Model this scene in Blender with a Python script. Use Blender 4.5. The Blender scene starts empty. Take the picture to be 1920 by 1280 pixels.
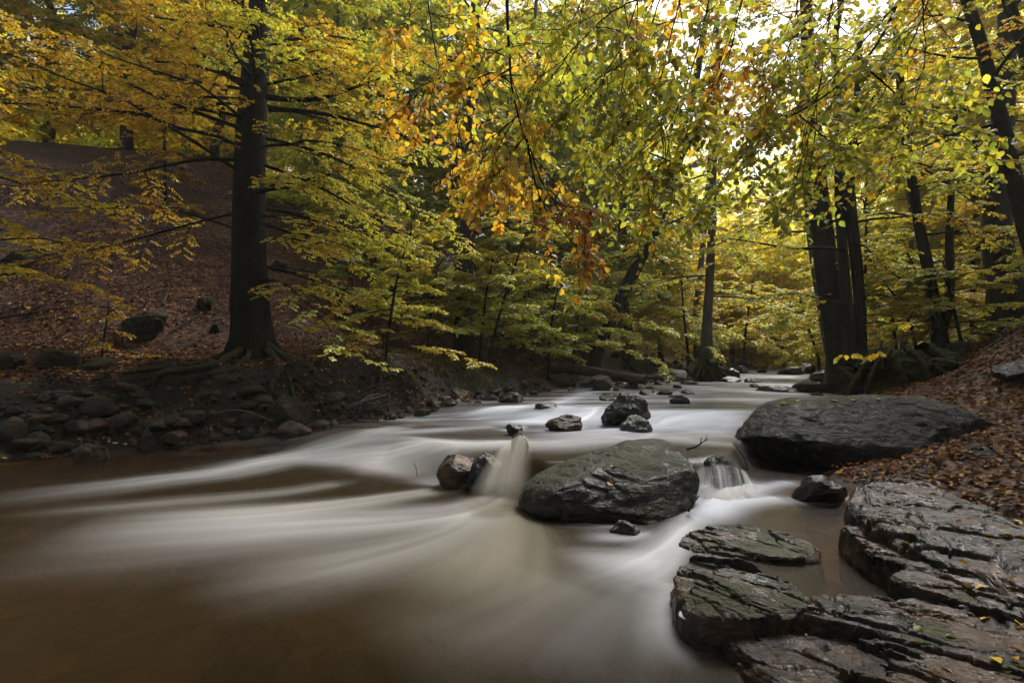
import bpy, bmesh, math, random
import numpy as np

# ------------------------------------------------------------------ camera, world, sun, exposure
S = bpy.context.scene
COL = S.collection
CAM_H, PITCH, FPX = 1.2, math.radians(2.5), 960.0
cam = bpy.data.cameras.new('camera')
cam.lens, cam.sensor_width, cam.clip_start, cam.clip_end = 18.0, 36.0, 0.05, 3000
cam_o = bpy.data.objects.new('camera', cam)
COL.objects.link(cam_o)
cam_o.location = (0, 0, CAM_H)
cam_o.rotation_euler = (math.pi / 2 + PITCH, 0, 0)
S.camera = cam_o

SUN_EL, SUN_AZ = math.radians(52), math.radians(37)      # azimuth from +Y (view direction) towards +X
W = bpy.data.worlds.new('World')
S.world = W
W.use_nodes = True
wn, wl = W.node_tree.nodes, W.node_tree.links
wn.clear()
sky = wn.new('ShaderNodeTexSky')
sky.sky_type = 'NISHITA'
sky.sun_disc = False
sky.sun_elevation = SUN_EL
sky.sun_rotation = SUN_AZ
sky.air_density, sky.dust_density = 1.0, 3.0
hsv = wn.new('ShaderNodeHueSaturation')                  # thin bright cloud: the blue is mostly washed out
hsv.inputs['Saturation'].default_value = 0.8
bg = wn.new('ShaderNodeBackground')
bg.inputs['Strength'].default_value = 0.14
wo = wn.new('ShaderNodeOutputWorld')
wl.new(sky.outputs[0], hsv.inputs['Color'])
wl.new(hsv.outputs[0], bg.inputs['Color'])
wl.new(bg.outputs[0], wo.inputs[0])

sl = bpy.data.lights.new('sun', 'SUN')
sl.energy, sl.angle, sl.color = 4.8, math.radians(28), (1.0, 0.97, 0.92)
sun = bpy.data.objects.new('sun', sl)
COL.objects.link(sun)
sun.rotation_euler = (math.pi / 2 - SUN_EL, 0, math.pi - SUN_AZ)

S.view_settings.view_transform = 'Standard'
S.view_settings.look = 'None'
S.view_settings.gamma = 1
S.view_settings.exposure = 0.85
cy = S.cycles
cy.use_denoising = True
try:
    cy.denoiser = 'OPENIMAGEDENOISE'
    cy.denoising_input_passes = 'RGB_ALBEDO_NORMAL'
    cy.denoising_prefilter = 'ACCURATE'
except Exception:
    pass
cy.max_bounces, cy.diffuse_bounces, cy.glossy_bounces = 10, 7, 3
cy.transmission_bounces, cy.transparent_max_bounces = 8, 8
cy.caustics_reflective = cy.caustics_refractive = False
cy.sample_clamp_indirect = 5
cy.use_adaptive_sampling = True
cy.adaptive_threshold = 0.02

# ------------------------------------------------------------------ helpers
rng = np.random.default_rng(7)
CP, SP_ = math.cos(PITCH), math.sin(PITCH)


def at(px, py, y):
    """Point at distance y (along +Y) seen at photo pixel (1920 wide)."""
    u, v = (px - 960) / FPX, (640 - py) / FPX
    fy, fz = CP - v * SP_, SP_ + v * CP
    k = y / fy
    return np.array([u * k, y, CAM_H + fz * k])


def on(px, py, z):
    """Point at height z seen at photo pixel."""
    u, v = (px - 960) / FPX, (640 - py) / FPX
    fy, fz = CP - v * SP_, SP_ + v * CP
    k = (z - CAM_H) / fz
    return np.array([u * k, fy * k, z])


def ss(a, b, x):
    t = np.clip((x - a) / (b - a), 0, 1)
    return t * t * (3 - 2 * t)


def _hash(ix, iy, iz):
    h = (ix.astype(np.int64) * 374761393 + iy.astype(np.int64) * 668265263 + iz.astype(np.int64) * 1274126177) & 0xffffffff
    h = ((h ^ (h >> 13)) * 1274126177) & 0xffffffff
    h = ((h ^ (h >> 16)) * 2246822519) & 0xffffffff
    return (h & 0xffff).astype(np.float64) / 32767.5 - 1


def vn(p):
    """3-D value noise in -1..1 for an N x 3 array."""
    i = np.floor(p).astype(np.int64)
    f = p - i
    f = f * f * f * (f * (f * 6 - 15) + 10)
    x, y, z = i[:, 0], i[:, 1], i[:, 2]
    fx, fy, fz = f[:, 0], f[:, 1], f[:, 2]
    r = 0
    for a in (0, 1):
        for b in (0, 1):
            for c in (0, 1):
                w = (fx if a else 1 - fx) * (fy if b else 1 - fy) * (fz if c else 1 - fz)
                r = r + w * _hash(x + a, y + b, z + c)
    return r


def fbm(p, oct=4, gain=0.5):
    r, a, s = 0, 1.0, 0
    q = np.array(p, float)
    for k in range(oct):
        r = r + a * vn(q + 17.3 * k)
        s += a
        a *= gain
        q = q * 2.03
    return r / s


def n2(x, y, f, oct=4, seed=0.0):
    return fbm(np.stack([np.ravel(x) * f, np.ravel(y) * f, np.full(np.size(x), seed)], 1), oct).reshape(np.shape(x))


def norm(v):
    return v / np.maximum(np.linalg.norm(v, axis=-1, keepdims=True), 1e-9)


def link_mesh(name, me, mat=None, parent=None):
    o = bpy.data.objects.new(name, me)
    COL.objects.link(o)
    if mat:
        me.materials.append(mat)
    if parent:
        o.parent = parent
    return o


def mesh(name, V, F, mat=None, parent=None, attrs=None, smooth=True):
    """V N x 3, F M x 3 or M x 4 (one array or a list of arrays); attrs {name: N or N x 3 array}."""
    me = bpy.data.meshes.new(name)
    V = np.ascontiguousarray(V, np.float32)
    Fs = F if isinstance(F, list) else [F]
    Fs = [np.asarray(f, np.int32) for f in Fs if len(f)]
    me.vertices.add(len(V))
    me.vertices.foreach_set('co', V.ravel())
    lv = np.concatenate([f.ravel() for f in Fs])
    tot = np.concatenate([np.full(len(f), f.shape[1], np.int32) for f in Fs])
    st = np.concatenate([[0], np.cumsum(tot)[:-1]]).astype(np.int32)
    me.loops.add(len(lv))
    me.loops.foreach_set('vertex_index', lv)
    me.polygons.add(len(tot))
    me.polygons.foreach_set('loop_start', st)
    me.polygons.foreach_set('loop_total', tot)
    me.polygons.foreach_set('use_smooth', np.full(len(tot), smooth, bool))
    for k, a in (attrs or {}).items():
        a = np.asarray(a, np.float32)
        if a.ndim == 1:
            me.attributes.new(k, 'FLOAT', 'POINT').data.foreach_set('value', a)
        else:
            c = np.ones((len(a), 4), np.float32)
            c[:, :3] = a
            me.attributes.new(k, 'FLOAT_COLOR', 'POINT').data.foreach_set('color', c.ravel())
    me.update(calc_edges=True)
    return link_mesh(name, me, mat, parent)


def tag(o, label=None, cat=None, group=None, kind=None):
    for k, v in (('label', label), ('category', cat), ('group', group), ('kind', kind)):
        if v:
            o[k] = v
    return o


def thing(name, label, cat, loc=(0, 0, 0), group=None):
    o = bpy.data.objects.new(name, None)
    COL.objects.link(o)
    o.location = [float(a) for a in loc]
    o.empty_display_size = 0.2
    return tag(o, label, cat, group)


def grid_faces(ny, nx):
    i = np.arange(ny - 1)[:, None] * nx + np.arange(nx - 1)[None, :]
    i = i.ravel()
    return np.stack([i, i + 1, i + nx + 1, i + nx], 1)


def resample(P, K):
    P = np.asarray(P, float)
    d = np.concatenate([[0], np.cumsum(np.linalg.norm(np.diff(P[:, :3], axis=0), axis=1))])
    t = np.linspace(0, d[-1], K)
    # catmull-rom-ish: resample linearly on a smoothed dense curve
    return np.stack([np.interp(t, d, P[:, k]) for k in range(P.shape[1])], 1)


def smooth_poly(P, n=2):
    P = np.asarray(P, float)
    for _ in range(n):
        Q = np.empty((2 * len(P), P.shape[1]))
        Q[0::2] = P
        Q[1:-1:2] = 0.5 * (P[:-1] + P[1:])
        Q = Q[:-1]
        R = Q.copy()
        R[1:-1] = 0.25 * Q[:-2] + 0.5 * Q[1:-1] + 0.25 * Q[2:]
        P = R
    return P


def tubes(P, R, sides):
    """N x K x 3 polylines, N x K radii -> verts, quads."""
    N, K, _ = P.shape
    T = np.empty_like(P)
    T[:, 1:-1] = P[:, 2:] - P[:, :-2]
    T[:, 0] = P[:, 1] - P[:, 0]
    T[:, -1] = P[:, -1] - P[:, -2]
    T = norm(T)
    ref = np.where(np.abs(T[:, :1, 2:3]) > 0.75, np.array([[[1.0, 0.13, 0]]]), np.array([[[0, 0.1, 1.0]]]))
    ref = np.broadcast_to(ref, T.shape)
    A = norm(np.cross(T, ref))
    B = np.cross(T, A)
    ang = np.linspace(0, 2 * np.pi, sides, endpoint=False)
    V = P[:, :, None] + R[:, :, None, None] * (A[:, :, None] * np.cos(ang)[None, None, :, None] + B[:, :, None] * np.sin(ang)[None, None, :, None])
    V = V.reshape(-1, 3)
    n = np.arange(N)[:, None, None] * K * sides
    k = np.arange(K - 1)[None, :, None] * sides
    s = np.arange(sides)[None, None, :]
    s2 = (s + 1) % sides
    F = np.stack([n + k + s, n + k + s2, n + k + sides + s2, n + k + sides + s], -1).reshape(-1, 4)
    return V, F


class Buf:
    def __init__(self):
        self.V, self.F, self.C, self.n = [], [], [], 0

    def add(self, V, F, C=None):
        self.V.append(V)
        self.F.append(np.asarray(F) + self.n)
        if C is not None:
            self.C.append(C)
        self.n += len(V)

    def build(self, name, mat, parent=None, smooth=True):
        return mesh(name, np.concatenate(self.V), [f for f in self.F], mat, parent,
                    {'col': np.concatenate(self.C)} if self.C else None, smooth)


def interp_poly(P, t):
    """P N x K x 3, t N x M in 0..1 -> points and tangents N x M x 3."""
    N, K, _ = P.shape
    x = np.clip(t, 0, 0.9999) * (K - 1)
    i = np.floor(x).astype(int)
    f = (x - i)[..., None]
    r = np.arange(N)[:, None]
    a, b = P[r, i], P[r, i + 1]
    return a * (1 - f) + b * f, norm(b - a)
# ------------------------------------------------------------------ materials
class NT:
    def __init__(self, name):
        self.m = bpy.data.materials.new(name)
        self.m.use_nodes = True
        self.t = self.m.node_tree
        self.t.nodes.clear()
        self.out = self.t.nodes.new('ShaderNodeOutputMaterial')

    def n(self, typ, **kw):
        nd = self.t.nodes.new('ShaderNode' + typ)
        for k, v in kw.items():
            if k.startswith('_'):
                self.set(nd, k[1:], v)
            else:
                setattr(nd, k, v)
        return nd

    def set(self, nd, key, v):
        key = int(key) if key.isdigit() else key.replace('__', ' ')
        s = nd.inputs[key]
        if hasattr(v, 'is_output'):
            self.t.links.new(v, s)
        else:
            s.default_value = v

    def pos(self, sc=(1, 1, 1), rot=(0, 0, 0)):
        g = self.n('NewGeometry')
        return self.n('Mapping', _Vector=g.outputs['Position'], _Scale=sc, _Rotation=rot).outputs[0]

    def noise(self, vec, scale, detail=5, rough=0.55, dist=0.0):
        return self.n('TexNoise', _Vector=vec, _Scale=scale, _Detail=detail, _Roughness=rough, _Distortion=dist).outputs['Fac']

    def ramp(self, fac, stops):
        r = self.n('ValToRGB', _Fac=fac)
        e = r.color_ramp.elements
        while len(e) < len(stops):
            e.new(0.5)
        for el, (p, c) in zip(e, stops):
            el.position = p
            el.color = (*c, 1) if hasattr(c, '__len__') else (c, c, c, 1)
        return r.outputs[0]

    def mix(self, f, a, b, mode='MIX'):
        x = self.n('Mix', data_type='RGBA', blend_type=mode)
        for s, v in ((x.inputs[0], f), (x.inputs[6], a), (x.inputs[7], b)):
            if hasattr(v, 'is_output'):
                self.t.links.new(v, s)
            elif hasattr(v, '__len__'):
                s.default_value = (*v, 1)
            else:
                s.default_value = v
        return x.outputs[2]

    def math(self, op, a, b=0.5, c=None):
        x = self.n('Math', operation=op)
        for s, v in zip(x.inputs, (a, b, c)):
            if v is None:
                continue
            if hasattr(v, 'is_output'):
                self.t.links.new(v, s)
            else:
                s.default_value = v
        return x.outputs[0]

    def attr(self, name):
        return self.n('Attribute', attribute_name=name)

    def bump(self, h, strength, dist, normal=None):
        b = self.n('Bump', _Height=h, _Strength=strength, _Distance=dist)
        if normal is not None:
            self.set(b, 'Normal', normal)
        return b.outputs[0]

    def surf(self, sh):
        self.t.links.new(sh, self.out.inputs[0])
        return self.m


def mat_leaf(name, transl=0.6, gloss=0.06, rough=0.45):
    t = NT(name)
    col = t.attr('col').outputs['Color']
    nz = t.noise(t.pos(), 9.0, 3)
    c = t.mix(t.ramp(nz, [(0.35, 0.0), (0.7, 1.0)]), col, t.mix(1.0, col, (0.8, 0.72, 0.6), 'MULTIPLY'))
    d = t.n('BsdfDiffuse', _Color=c)
    ct = t.mix(1.0, c, (1.35, 1.25, 0.75), 'MULTIPLY')
    tr = t.n('BsdfTranslucent', _Color=ct)
    m1 = t.n('MixShader', _Fac=transl)
    t.t.links.new(d.outputs[0], m1.inputs[1])
    t.t.links.new(tr.outputs[0], m1.inputs[2])
    g = t.n('BsdfGlossy', _Roughness=rough, _Color=(1, 1, 1, 1))
    m2 = t.n('MixShader', _Fac=gloss)
    t.t.links.new(m1.outputs[0], m2.inputs[1])
    t.t.links.new(g.outputs[0], m2.inputs[2])
    return t.surf(m2.outputs[0])


def mat_rock(name, dark, light, moss=0.5, rust=0.0, rough=(0.28, 0.6), strata=(0.25, 0.2, 0.7), bump=0.6, lichen=0.15, mossc=(0.02, 0.025, 0.006), spec=0.28):
    t = NT(name)
    p = t.pos()
    geo = t.n('NewGeometry')
    n_big = t.noise(p, 2.2, 6, 0.62)
    n_fine = t.noise(p, 22, 6, 0.65)
    ps = t.pos((3.0, 3.0, 9.0), strata)
    n_str = t.noise(ps, 1.6, 7, 0.68, 0.6)
    c = t.mix(t.ramp(n_big, [(0.33, 0.0), (0.68, 1.0)]), dark, light)
    c = t.mix(t.ramp(n_str, [(0.36, 1.0), (0.52, 0.0)]), c, t.mix(1.0, c, (0.42, 0.42, 0.42), 'MULTIPLY'))
    c = t.mix(t.ramp(n_fine, [(0.3, 0.0), (0.75, 0.55)]), c, t.mix(1.0, c, (1.35, 1.32, 1.3), 'MULTIPLY'))
    if rust:
        nr = t.noise(p, 3.1, 5, 0.6, 0.8)
        c = t.mix(t.math('MULTIPLY', t.ramp(nr, [(0.45, 0.0), (0.62, 1.0)]), rust), c, (0.16, 0.075, 0.032))
    if lichen:
        nl = t.noise(p, 7.0, 6, 0.7)
        c = t.mix(t.math('MULTIPLY', t.ramp(nl, [(0.60, 0.0), (0.66, 1.0)]), lichen), c, (0.20, 0.21, 0.17))
    nz = t.n('SeparateXYZ', _Vector=geo.outputs['Normal']).outputs[2]
    nm = t.noise(p, 3.3, 7, 0.7)
    mf = t.math('ADD', t.math('MULTIPLY', nz, 0.5), t.math('MULTIPLY', nm, 1.3))
    mf = t.ramp(t.math('ADD', mf, moss * 0.5 - 0.25), [(0.93, 0.0), (1.0, 1.0)])
    nmc = t.noise(p, 45, 3)
    mc = t.mix(nmc, mossc, tuple(2.3 * a for a in mossc))
    c = t.mix(mf, c, mc)
    r = t.ramp(t.noise(p, 5.0, 5, 0.6), [(0.3, rough[0]), (0.7, rough[1])])
    r = t.mix(mf, r, (0.75, 0.75, 0.75))
    h = t.math('ADD', t.math('MULTIPLY', n_str, 1.0), t.math('MULTIPLY', n_fine, 0.35))
    h = t.math('ADD', h, t.math('MULTIPLY', t.math('MULTIPLY', mf, nmc), 0.5))
    b = t.bump(h, bump, 0.06)
    bs = t.n('BsdfPrincipled', _Base__Color=c, _Roughness=r, _Normal=b)
    bs.inputs['Specular IOR Level'].default_value = spec
    return t.surf(bs.outputs[0])


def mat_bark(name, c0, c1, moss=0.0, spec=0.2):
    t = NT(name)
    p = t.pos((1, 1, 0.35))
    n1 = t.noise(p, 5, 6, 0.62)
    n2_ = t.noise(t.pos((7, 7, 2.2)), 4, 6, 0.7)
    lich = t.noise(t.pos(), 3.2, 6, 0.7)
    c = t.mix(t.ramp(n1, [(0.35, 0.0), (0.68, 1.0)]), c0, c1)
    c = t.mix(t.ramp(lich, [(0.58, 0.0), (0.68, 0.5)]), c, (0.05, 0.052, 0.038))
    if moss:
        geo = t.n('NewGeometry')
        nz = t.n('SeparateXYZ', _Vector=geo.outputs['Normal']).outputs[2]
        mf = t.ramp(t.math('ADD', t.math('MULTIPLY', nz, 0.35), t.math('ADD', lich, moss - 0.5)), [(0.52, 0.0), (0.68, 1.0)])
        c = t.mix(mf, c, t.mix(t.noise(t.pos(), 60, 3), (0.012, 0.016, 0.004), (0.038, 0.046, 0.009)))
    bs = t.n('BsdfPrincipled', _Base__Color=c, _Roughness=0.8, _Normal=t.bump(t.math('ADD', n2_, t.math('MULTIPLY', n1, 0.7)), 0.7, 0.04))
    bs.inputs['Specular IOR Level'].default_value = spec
    return t.surf(bs.outputs[0])


def mat_ground():
    t = NT('forest_floor')
    p = t.pos()
    a_bank, a_bed, a_moss = (t.attr(k).outputs['Fac'] for k in ('bank', 'bed', 'moss'))
    v = t.n('TexVoronoi', _Vector=p, _Scale=16.0, _Randomness=1.0)
    cr = t.n('SeparateColor', _Color=v.outputs['Color'])
    leaf = t.ramp(cr.outputs[0], [(0.0, (0.018, 0.009, 0.005)), (0.35, (0.07, 0.028, 0.012)), (0.7, (0.13, 0.055, 0.02)), (0.95, (0.22, 0.105, 0.04))])
    big = t.noise(p, 0.9, 5, 0.6)
    leaf = t.mix(t.ramp(big, [(0.4, 0.0), (0.66, 0.75)]), leaf, (0.02, 0.013, 0.008))
    soil = t.mix(t.noise(p, 9, 6, 0.65), (0.006, 0.0042, 0.0026), (0.030, 0.020, 0.012))
    bv = t.n('TexVoronoi', _Vector=p, _Scale=5.5)
    bcol = t.n('SeparateColor', _Color=bv.outputs['Color'])
    bed = t.ramp(bcol.outputs[1], [(0.0, (0.045, 0.030, 0.013)), (0.5, (0.11, 0.068, 0.027)), (1.0, (0.20, 0.128, 0.058))])
    bed = t.mix(t.ramp(t.noise(p, 3, 6, 0.65), [(0.4, 0.0), (0.7, 0.7)]), bed, (0.05, 0.032, 0.016))
    ms = t.mix(t.noise(p, 30, 4), (0.014, 0.018, 0.004), (0.05, 0.06, 0.012))
    c = t.mix(t.ramp(t.math('ADD', a_moss, t.math('MULTIPLY', t.math('SUBTRACT', t.noise(p, 4, 6, 0.7), 0.5), 1.6)), [(0.45, 0.0), (0.6, 1.0)]), leaf, ms)
    c = t.mix(t.ramp(t.math('ADD', a_bank, t.math('MULTIPLY', t.math('SUBTRACT', t.noise(p, 3.7, 6, 0.7), 0.5), 1.2)), [(0.4, 0.0), (0.6, 1.0)]), c, soil)
    c = t.mix(a_bed, c, bed)
    h = t.math('ADD', t.math('MULTIPLY', cr.outputs[1], 0.5), t.noise(p, 14, 6, 0.65))
    bs = t.n('BsdfPrincipled', _Base__Color=c, _Roughness=0.72, _Normal=t.bump(h, 0.9, 0.05))
    bs.inputs['Specular IOR Level'].default_value = 0.3
    return t.surf(bs.outputs[0])


def mat_water():
    t = NT('stream_water')
    foam, murk, tintf = (t.attr(k).outputs['Fac'] for k in ('foam', 'murk', 'tint'))
    clear = t.n('BsdfTransparent', _Color=(0.76, 0.61, 0.38, 1))
    deep = t.n('BsdfDiffuse', _Color=t.n('RGB').outputs[0])
    deep.inputs[0].links[0].from_node.outputs[0].default_value = (0.018, 0.0118, 0.0052, 1)
    m1 = t.n('MixShader', _Fac=murk)
    t.t.links.new(clear.outputs[0], m1.inputs[1])
    t.t.links.new(deep.outputs[0], m1.inputs[2])
    fc = t.mix(tintf, (0.64, 0.67, 0.74), (0.50, 0.47, 0.36))
    fd = t.n('BsdfDiffuse', _Color=fc)
    ft = t.n('BsdfTranslucent', _Color=fc)
    fm = t.n('MixShader', _Fac=0.2)
    t.t.links.new(fd.outputs[0], fm.inputs[1])
    t.t.links.new(ft.outputs[0], fm.inputs[2])
    m2 = t.n('MixShader', _Fac=foam)
    t.t.links.new(m1.outputs[0], m2.inputs[1])
    t.t.links.new(fm.outputs[0], m2.inputs[2])
    fr = t.n('Fresnel', _IOR=1.33)
    gl = t.n('BsdfGlossy', _Roughness=0.24, _Color=(0.95, 0.97, 1.0, 1))
    m3 = t.n('MixShader', _Fac=t.math('MULTIPLY', fr.outputs[0], t.math('SUBTRACT', 0.32, t.math('MULTIPLY', foam, 0.15))))
    t.t.links.new(m2.outputs[0], m3.inputs[1])
    t.t.links.new(gl.outputs[0], m3.inputs[2])
    return t.surf(m3.outputs[0])


def mat_fall():
    """Thin sheet of falling water: foam strands with gaps between them."""
    t = NT('falling_water')
    foam = t.attr('foam').outputs['Fac']
    tintf = t.attr('tint').outputs['Fac']
    fc = t.mix(tintf, (0.75, 0.75, 0.78), (0.62, 0.56, 0.40))
    fd = t.n('BsdfDiffuse', _Color=fc)
    ft = t.n('BsdfTranslucent', _Color=fc)
    fm = t.n('MixShader', _Fac=0.35)
    t.t.links.new(fd.outputs[0], fm.inputs[1])
    t.t.links.new(ft.outputs[0], fm.inputs[2])
    tr = t.n('BsdfTransparent', _Color=(0.93, 0.9, 0.84, 1))
    m = t.n('MixShader', _Fac=foam)
    t.t.links.new(tr.outputs[0], m.inputs[1])
    t.t.links.new(fm.outputs[0], m.inputs[2])
    return t.surf(m.outputs[0])


def mat_flat(name, c, rough=0.7, var=0.4):
    t = NT(name)
    n = t.noise(t.pos(), 12, 5, 0.6)
    cc = t.mix(n, tuple(a * (1 - var) for a in c), tuple(a * (1 + var) for a in c))
    bs = t.n('BsdfPrincipled', _Base__Color=cc, _Roughness=rough, _Normal=t.bump(n, 0.4, 0.02))
    return t.surf(bs.outputs[0])


M_LEAF = mat_leaf('beech_leaf')
M_FAR = mat_leaf('far_foliage', 0.7, 0.02)
M_LITTER = mat_leaf('dead_leaf', 0.12, 0.018, 0.4)
M_GROUND = mat_ground()
M_WATER = mat_water()
M_FALL = mat_fall()
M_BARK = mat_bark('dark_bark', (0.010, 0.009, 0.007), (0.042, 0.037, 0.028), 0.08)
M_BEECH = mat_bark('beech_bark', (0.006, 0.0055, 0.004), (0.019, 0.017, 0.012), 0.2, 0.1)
M_ROOT = mat_bark('mossy_root_bark', (0.02, 0.016, 0.011), (0.06, 0.05, 0.036), 0.52)
M_GREY = mat_bark('grey_bark', (0.05, 0.045, 0.036), (0.12, 0.11, 0.09), 0.15)
M_TWIG = mat_bark('twig_bark', (0.010, 0.008, 0.007), (0.03, 0.024, 0.019))
M_ROCK_WET = mat_rock('wet_dark_rock', (0.008, 0.008, 0.009), (0.026, 0.025, 0.024), 0.0, 0.1, (0.10, 0.38))
M_ROCK_MOSS = mat_rock('wet_mossy_rock', (0.006, 0.0065, 0.005), (0.017, 0.018, 0.013), 0.34, 0.05, (0.06, 0.32), mossc=(0.009, 0.0105, 0.003), spec=0.22)
M_ROCK_BIG = mat_rock('layered_boulder_rock', (0.005, 0.0055, 0.006), (0.015, 0.015, 0.015), 0.10, 0.04, (0.18, 0.5), bump=0.9, lichen=0.2, mossc=(0.013, 0.018, 0.004), spec=0.13)
M_ROCK_BROWN = mat_rock('brown_wet_rock', (0.018, 0.012, 0.009), (0.055, 0.037, 0.027), 0.0, 0.5, (0.16, 0.45))
M_ROCK_DRY = mat_rock('dry_bank_rock', (0.022, 0.0195, 0.015), (0.075, 0.065, 0.05), 0.06, 0.25, (0.5, 0.85), spec=0.12)
M_ROCK_DARKMOSS = mat_rock('mossy_bank_rock', (0.015, 0.014, 0.011), (0.048, 0.043, 0.033), 0.30, 0.1, (0.5, 0.85), spec=0.12)
M_SLAB = mat_rock('wet_bedrock', (0.0055, 0.0046, 0.0038), (0.020, 0.0165, 0.013), -0.1, 0.28, (0.08, 0.40), (0.5, 0.1, 0.9), 0.7, 0.10, spec=0.24)
M_SLAB_MOSS = mat_rock('mossy_bedrock', (0.0055, 0.005, 0.004), (0.018, 0.016, 0.0125), 0.24, 0.2, (0.10, 0.42), (0.5, 0.1, 0.9), 0.6, 0.15, mossc=(0.013, 0.015, 0.004))
M_LOG = mat_bark('wet_log_bark', (0.035, 0.02, 0.012), (0.10, 0.055, 0.033), 0.05, 0.4)
M_STUMP = mat_bark('mossy_stump_wood', (0.010, 0.007, 0.0045), (0.034, 0.023, 0.014), 0.46, 0.08)
M_GRASS = mat_leaf('grass_blade', 0.35, 0.05)
M_QUARTZ = mat_flat('white_quartz', (0.55, 0.55, 0.53), 0.35, 0.2)
# ------------------------------------------------------------------ the valley: terrain, bed, water levels
LEFT = np.array([(-40, 1.5), (-12, 5.0), (-6.3, 6.35), (-5, 7.15), (-3, 7.9), (-1.9, 8.8), (-0.9, 9.8), (0.5, 12), (2.4, 16), (5.2, 20.5), (9.5, 26), (15, 33), (20, 41), (21, 50), (18, 62)], float)
RIGHT = np.array([(2.2, -14), (3.0, -3), (3.3, 1.0), (3.7, 2.0), (3.8, 3.0), (3.45, 3.9), (3.05, 4.6), (3.15, 5.4), (3.6, 6.4), (4.7, 8), (6.3, 10.5), (8.4, 13.5), (12.2, 19), (17.5, 28), (23, 37), (25, 50), (22, 62)], float)


def sdist(P, x, y):
    """Unsigned distance and side (cross product sign) of points to polyline P."""
    x, y = np.ravel(x), np.ravel(y)
    best = np.full(x.shape, 1e9)
    side = np.zeros(x.shape)
    for a, b in zip(P[:-1], P[1:]):
        d = b - a
        L = d @ d
        t = np.clip(((x - a[0]) * d[0] + (y - a[1]) * d[1]) / L, 0, 1)
        ex, ey = x - a[0] - t * d[0], y - a[1] - t * d[1]
        dd = np.hypot(ex, ey)
        m = dd < best
        best[m] = dd[m]
        side[m] = np.sign(d[0] * ey - d[1] * ex)[m]
    return best, side


F1 = np.array([(-30, 8.5), (-6, 8.0), (-3, 7.4), (-1.5, 6.3), (-0.5, 5.2), (0.3, 4.75), (1.4, 4.75), (2.0, 4.95), (2.3, 5.2), (2.6, 5.9), (3.3, 6.3), (40, 6.5)])
F2 = np.array([(-30, 10), (-2, 9.4), (0, 8.5), (1, 8.1), (2, 7.8), (3, 7.4), (4.5, 7.2), (40, 7)])


def level(x, y):
    """Height of the water surface: two cascades, then a slow climb upstream."""
    sh = np.shape(x)
    x, y = np.ravel(x), np.ravel(y)
    w1 = np.interp(x, [-3, -1, 0.3, 2], [1.3, 0.8, 0.4, 0.4])
    s1 = ss(-0.5, 0.5, (y - np.interp(x, F1[:, 0], F1[:, 1])) / w1)
    s2 = ss(-0.5, 0.5, (y - np.interp(x, F2[:, 0], F2[:, 1])) / 0.75)
    z = 0.28 * s1 + 0.17 * s2 + 0.012 * np.clip(y - 8, 0, 60) + 0.05 * ss(12.5, 13.5, y - 0.2 * x) + 0.06 * ss(17.5, 18.6, y - 0.2 * x)
    z = z + 0.05 * ss(3.3, 4.2, y) * ss(0.9, 1.5, x) * (1 - s1)
    return z.reshape(sh)


def height(x, y, detail=True):
    sh = np.shape(x)
    x, y = np.ravel(x).astype(float), np.ravel(y).astype(float)
    dl, sl_ = sdist(LEFT, x, y)
    dr, sr = sdist(RIGHT, x, y)
    lv = level(x, y)
    left, right = sl_ > 0, sr < 0
    # left: cut rubble bank, mossy shelf, leaf-covered hillside
    bk = np.interp(x, [-8, -4.5, -2.2, 0, 3, 30], [0.84, 0.86, 0.82, 0.5, 0.4, 0.4])
    slope = np.interp(x, [-20, -6, -1, 6, 20, 40], [1.0, 0.92, 0.64, 0.45, 0.5, 0.5])
    e = np.clip(dl - 2.0, 0, None)
    hill = slope * (e * e / (e + 2.0))
    hill = 15 * (1 - np.exp(-hill / 15))
    hl = lv + bk * (0.55 * ss(0.0, 0.85, dl) + 0.45 * ss(0.6, 1.15, dl)) + 0.06 * np.clip(dl, 0, 2) + hill
    # right: low path, then steeper bank
    e = np.clip(dr - 1.2, 0, None)
    sr_ = np.interp(y, [0, 4, 8, 14, 25], [0.36, 0.40, 0.85, 0.80, 0.50])
    hr = lv * 0.8 + 0.06 * ss(0, 0.3, dr) + np.interp(y, [0, 4, 5.2, 6.5, 9, 14], [0.12, 0.20, 0.16, 0.30, 0.36, 0.35]) * ss(0.1, 1.4, dr) + 0.05 * dr + sr_ * e * e / (e + 1.6)
    hr = np.where(hr > 6, 6 + 9 * (1 - np.exp(-(hr - 6) / 9)), hr)
    inside = ~(left | right)
    dmin = np.minimum(dl, dr)
    pool = ss(1.2, 1.9, x) * (1 - ss(4.2, 5.0, y))
    hb = lv - (0.42 - 0.27 * pool) * ss(0.0, 1.3, dmin) - 0.02
    h = np.where(left & ~right, hl, np.where(right & ~left, hr, np.where(inside, hb, np.maximum(hl, hr))))
    if detail:
        d = np.where(inside, 0.35, 1.0)
        h = h + d * (0.16 * n2(x, y, 0.55, 3, 3.1) * ss(0.8, 4, dmin) + 0.05 * n2(x, y, 2.3, 4, 9.2) + 0.025 * n2(x, y, 8, 3, 1.7))
        h = h + np.where(left & (dl < 1.6), 0.05 * n2(x, y, 6.5, 4, 7.5) * ss(0.05, 0.3, dl), 0)
        # broken ledge along the left bank
        bankz = left & (dl < 1.3)
        h = h + np.where(bankz, 0.26 * n2(x, y, 2.6, 5, 5.5) * ss(0.05, 0.4, dl), 0)
    return h.reshape(sh)


def H(x, y):
    return float(height(np.array([x]), np.array([y]))[0])


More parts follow.
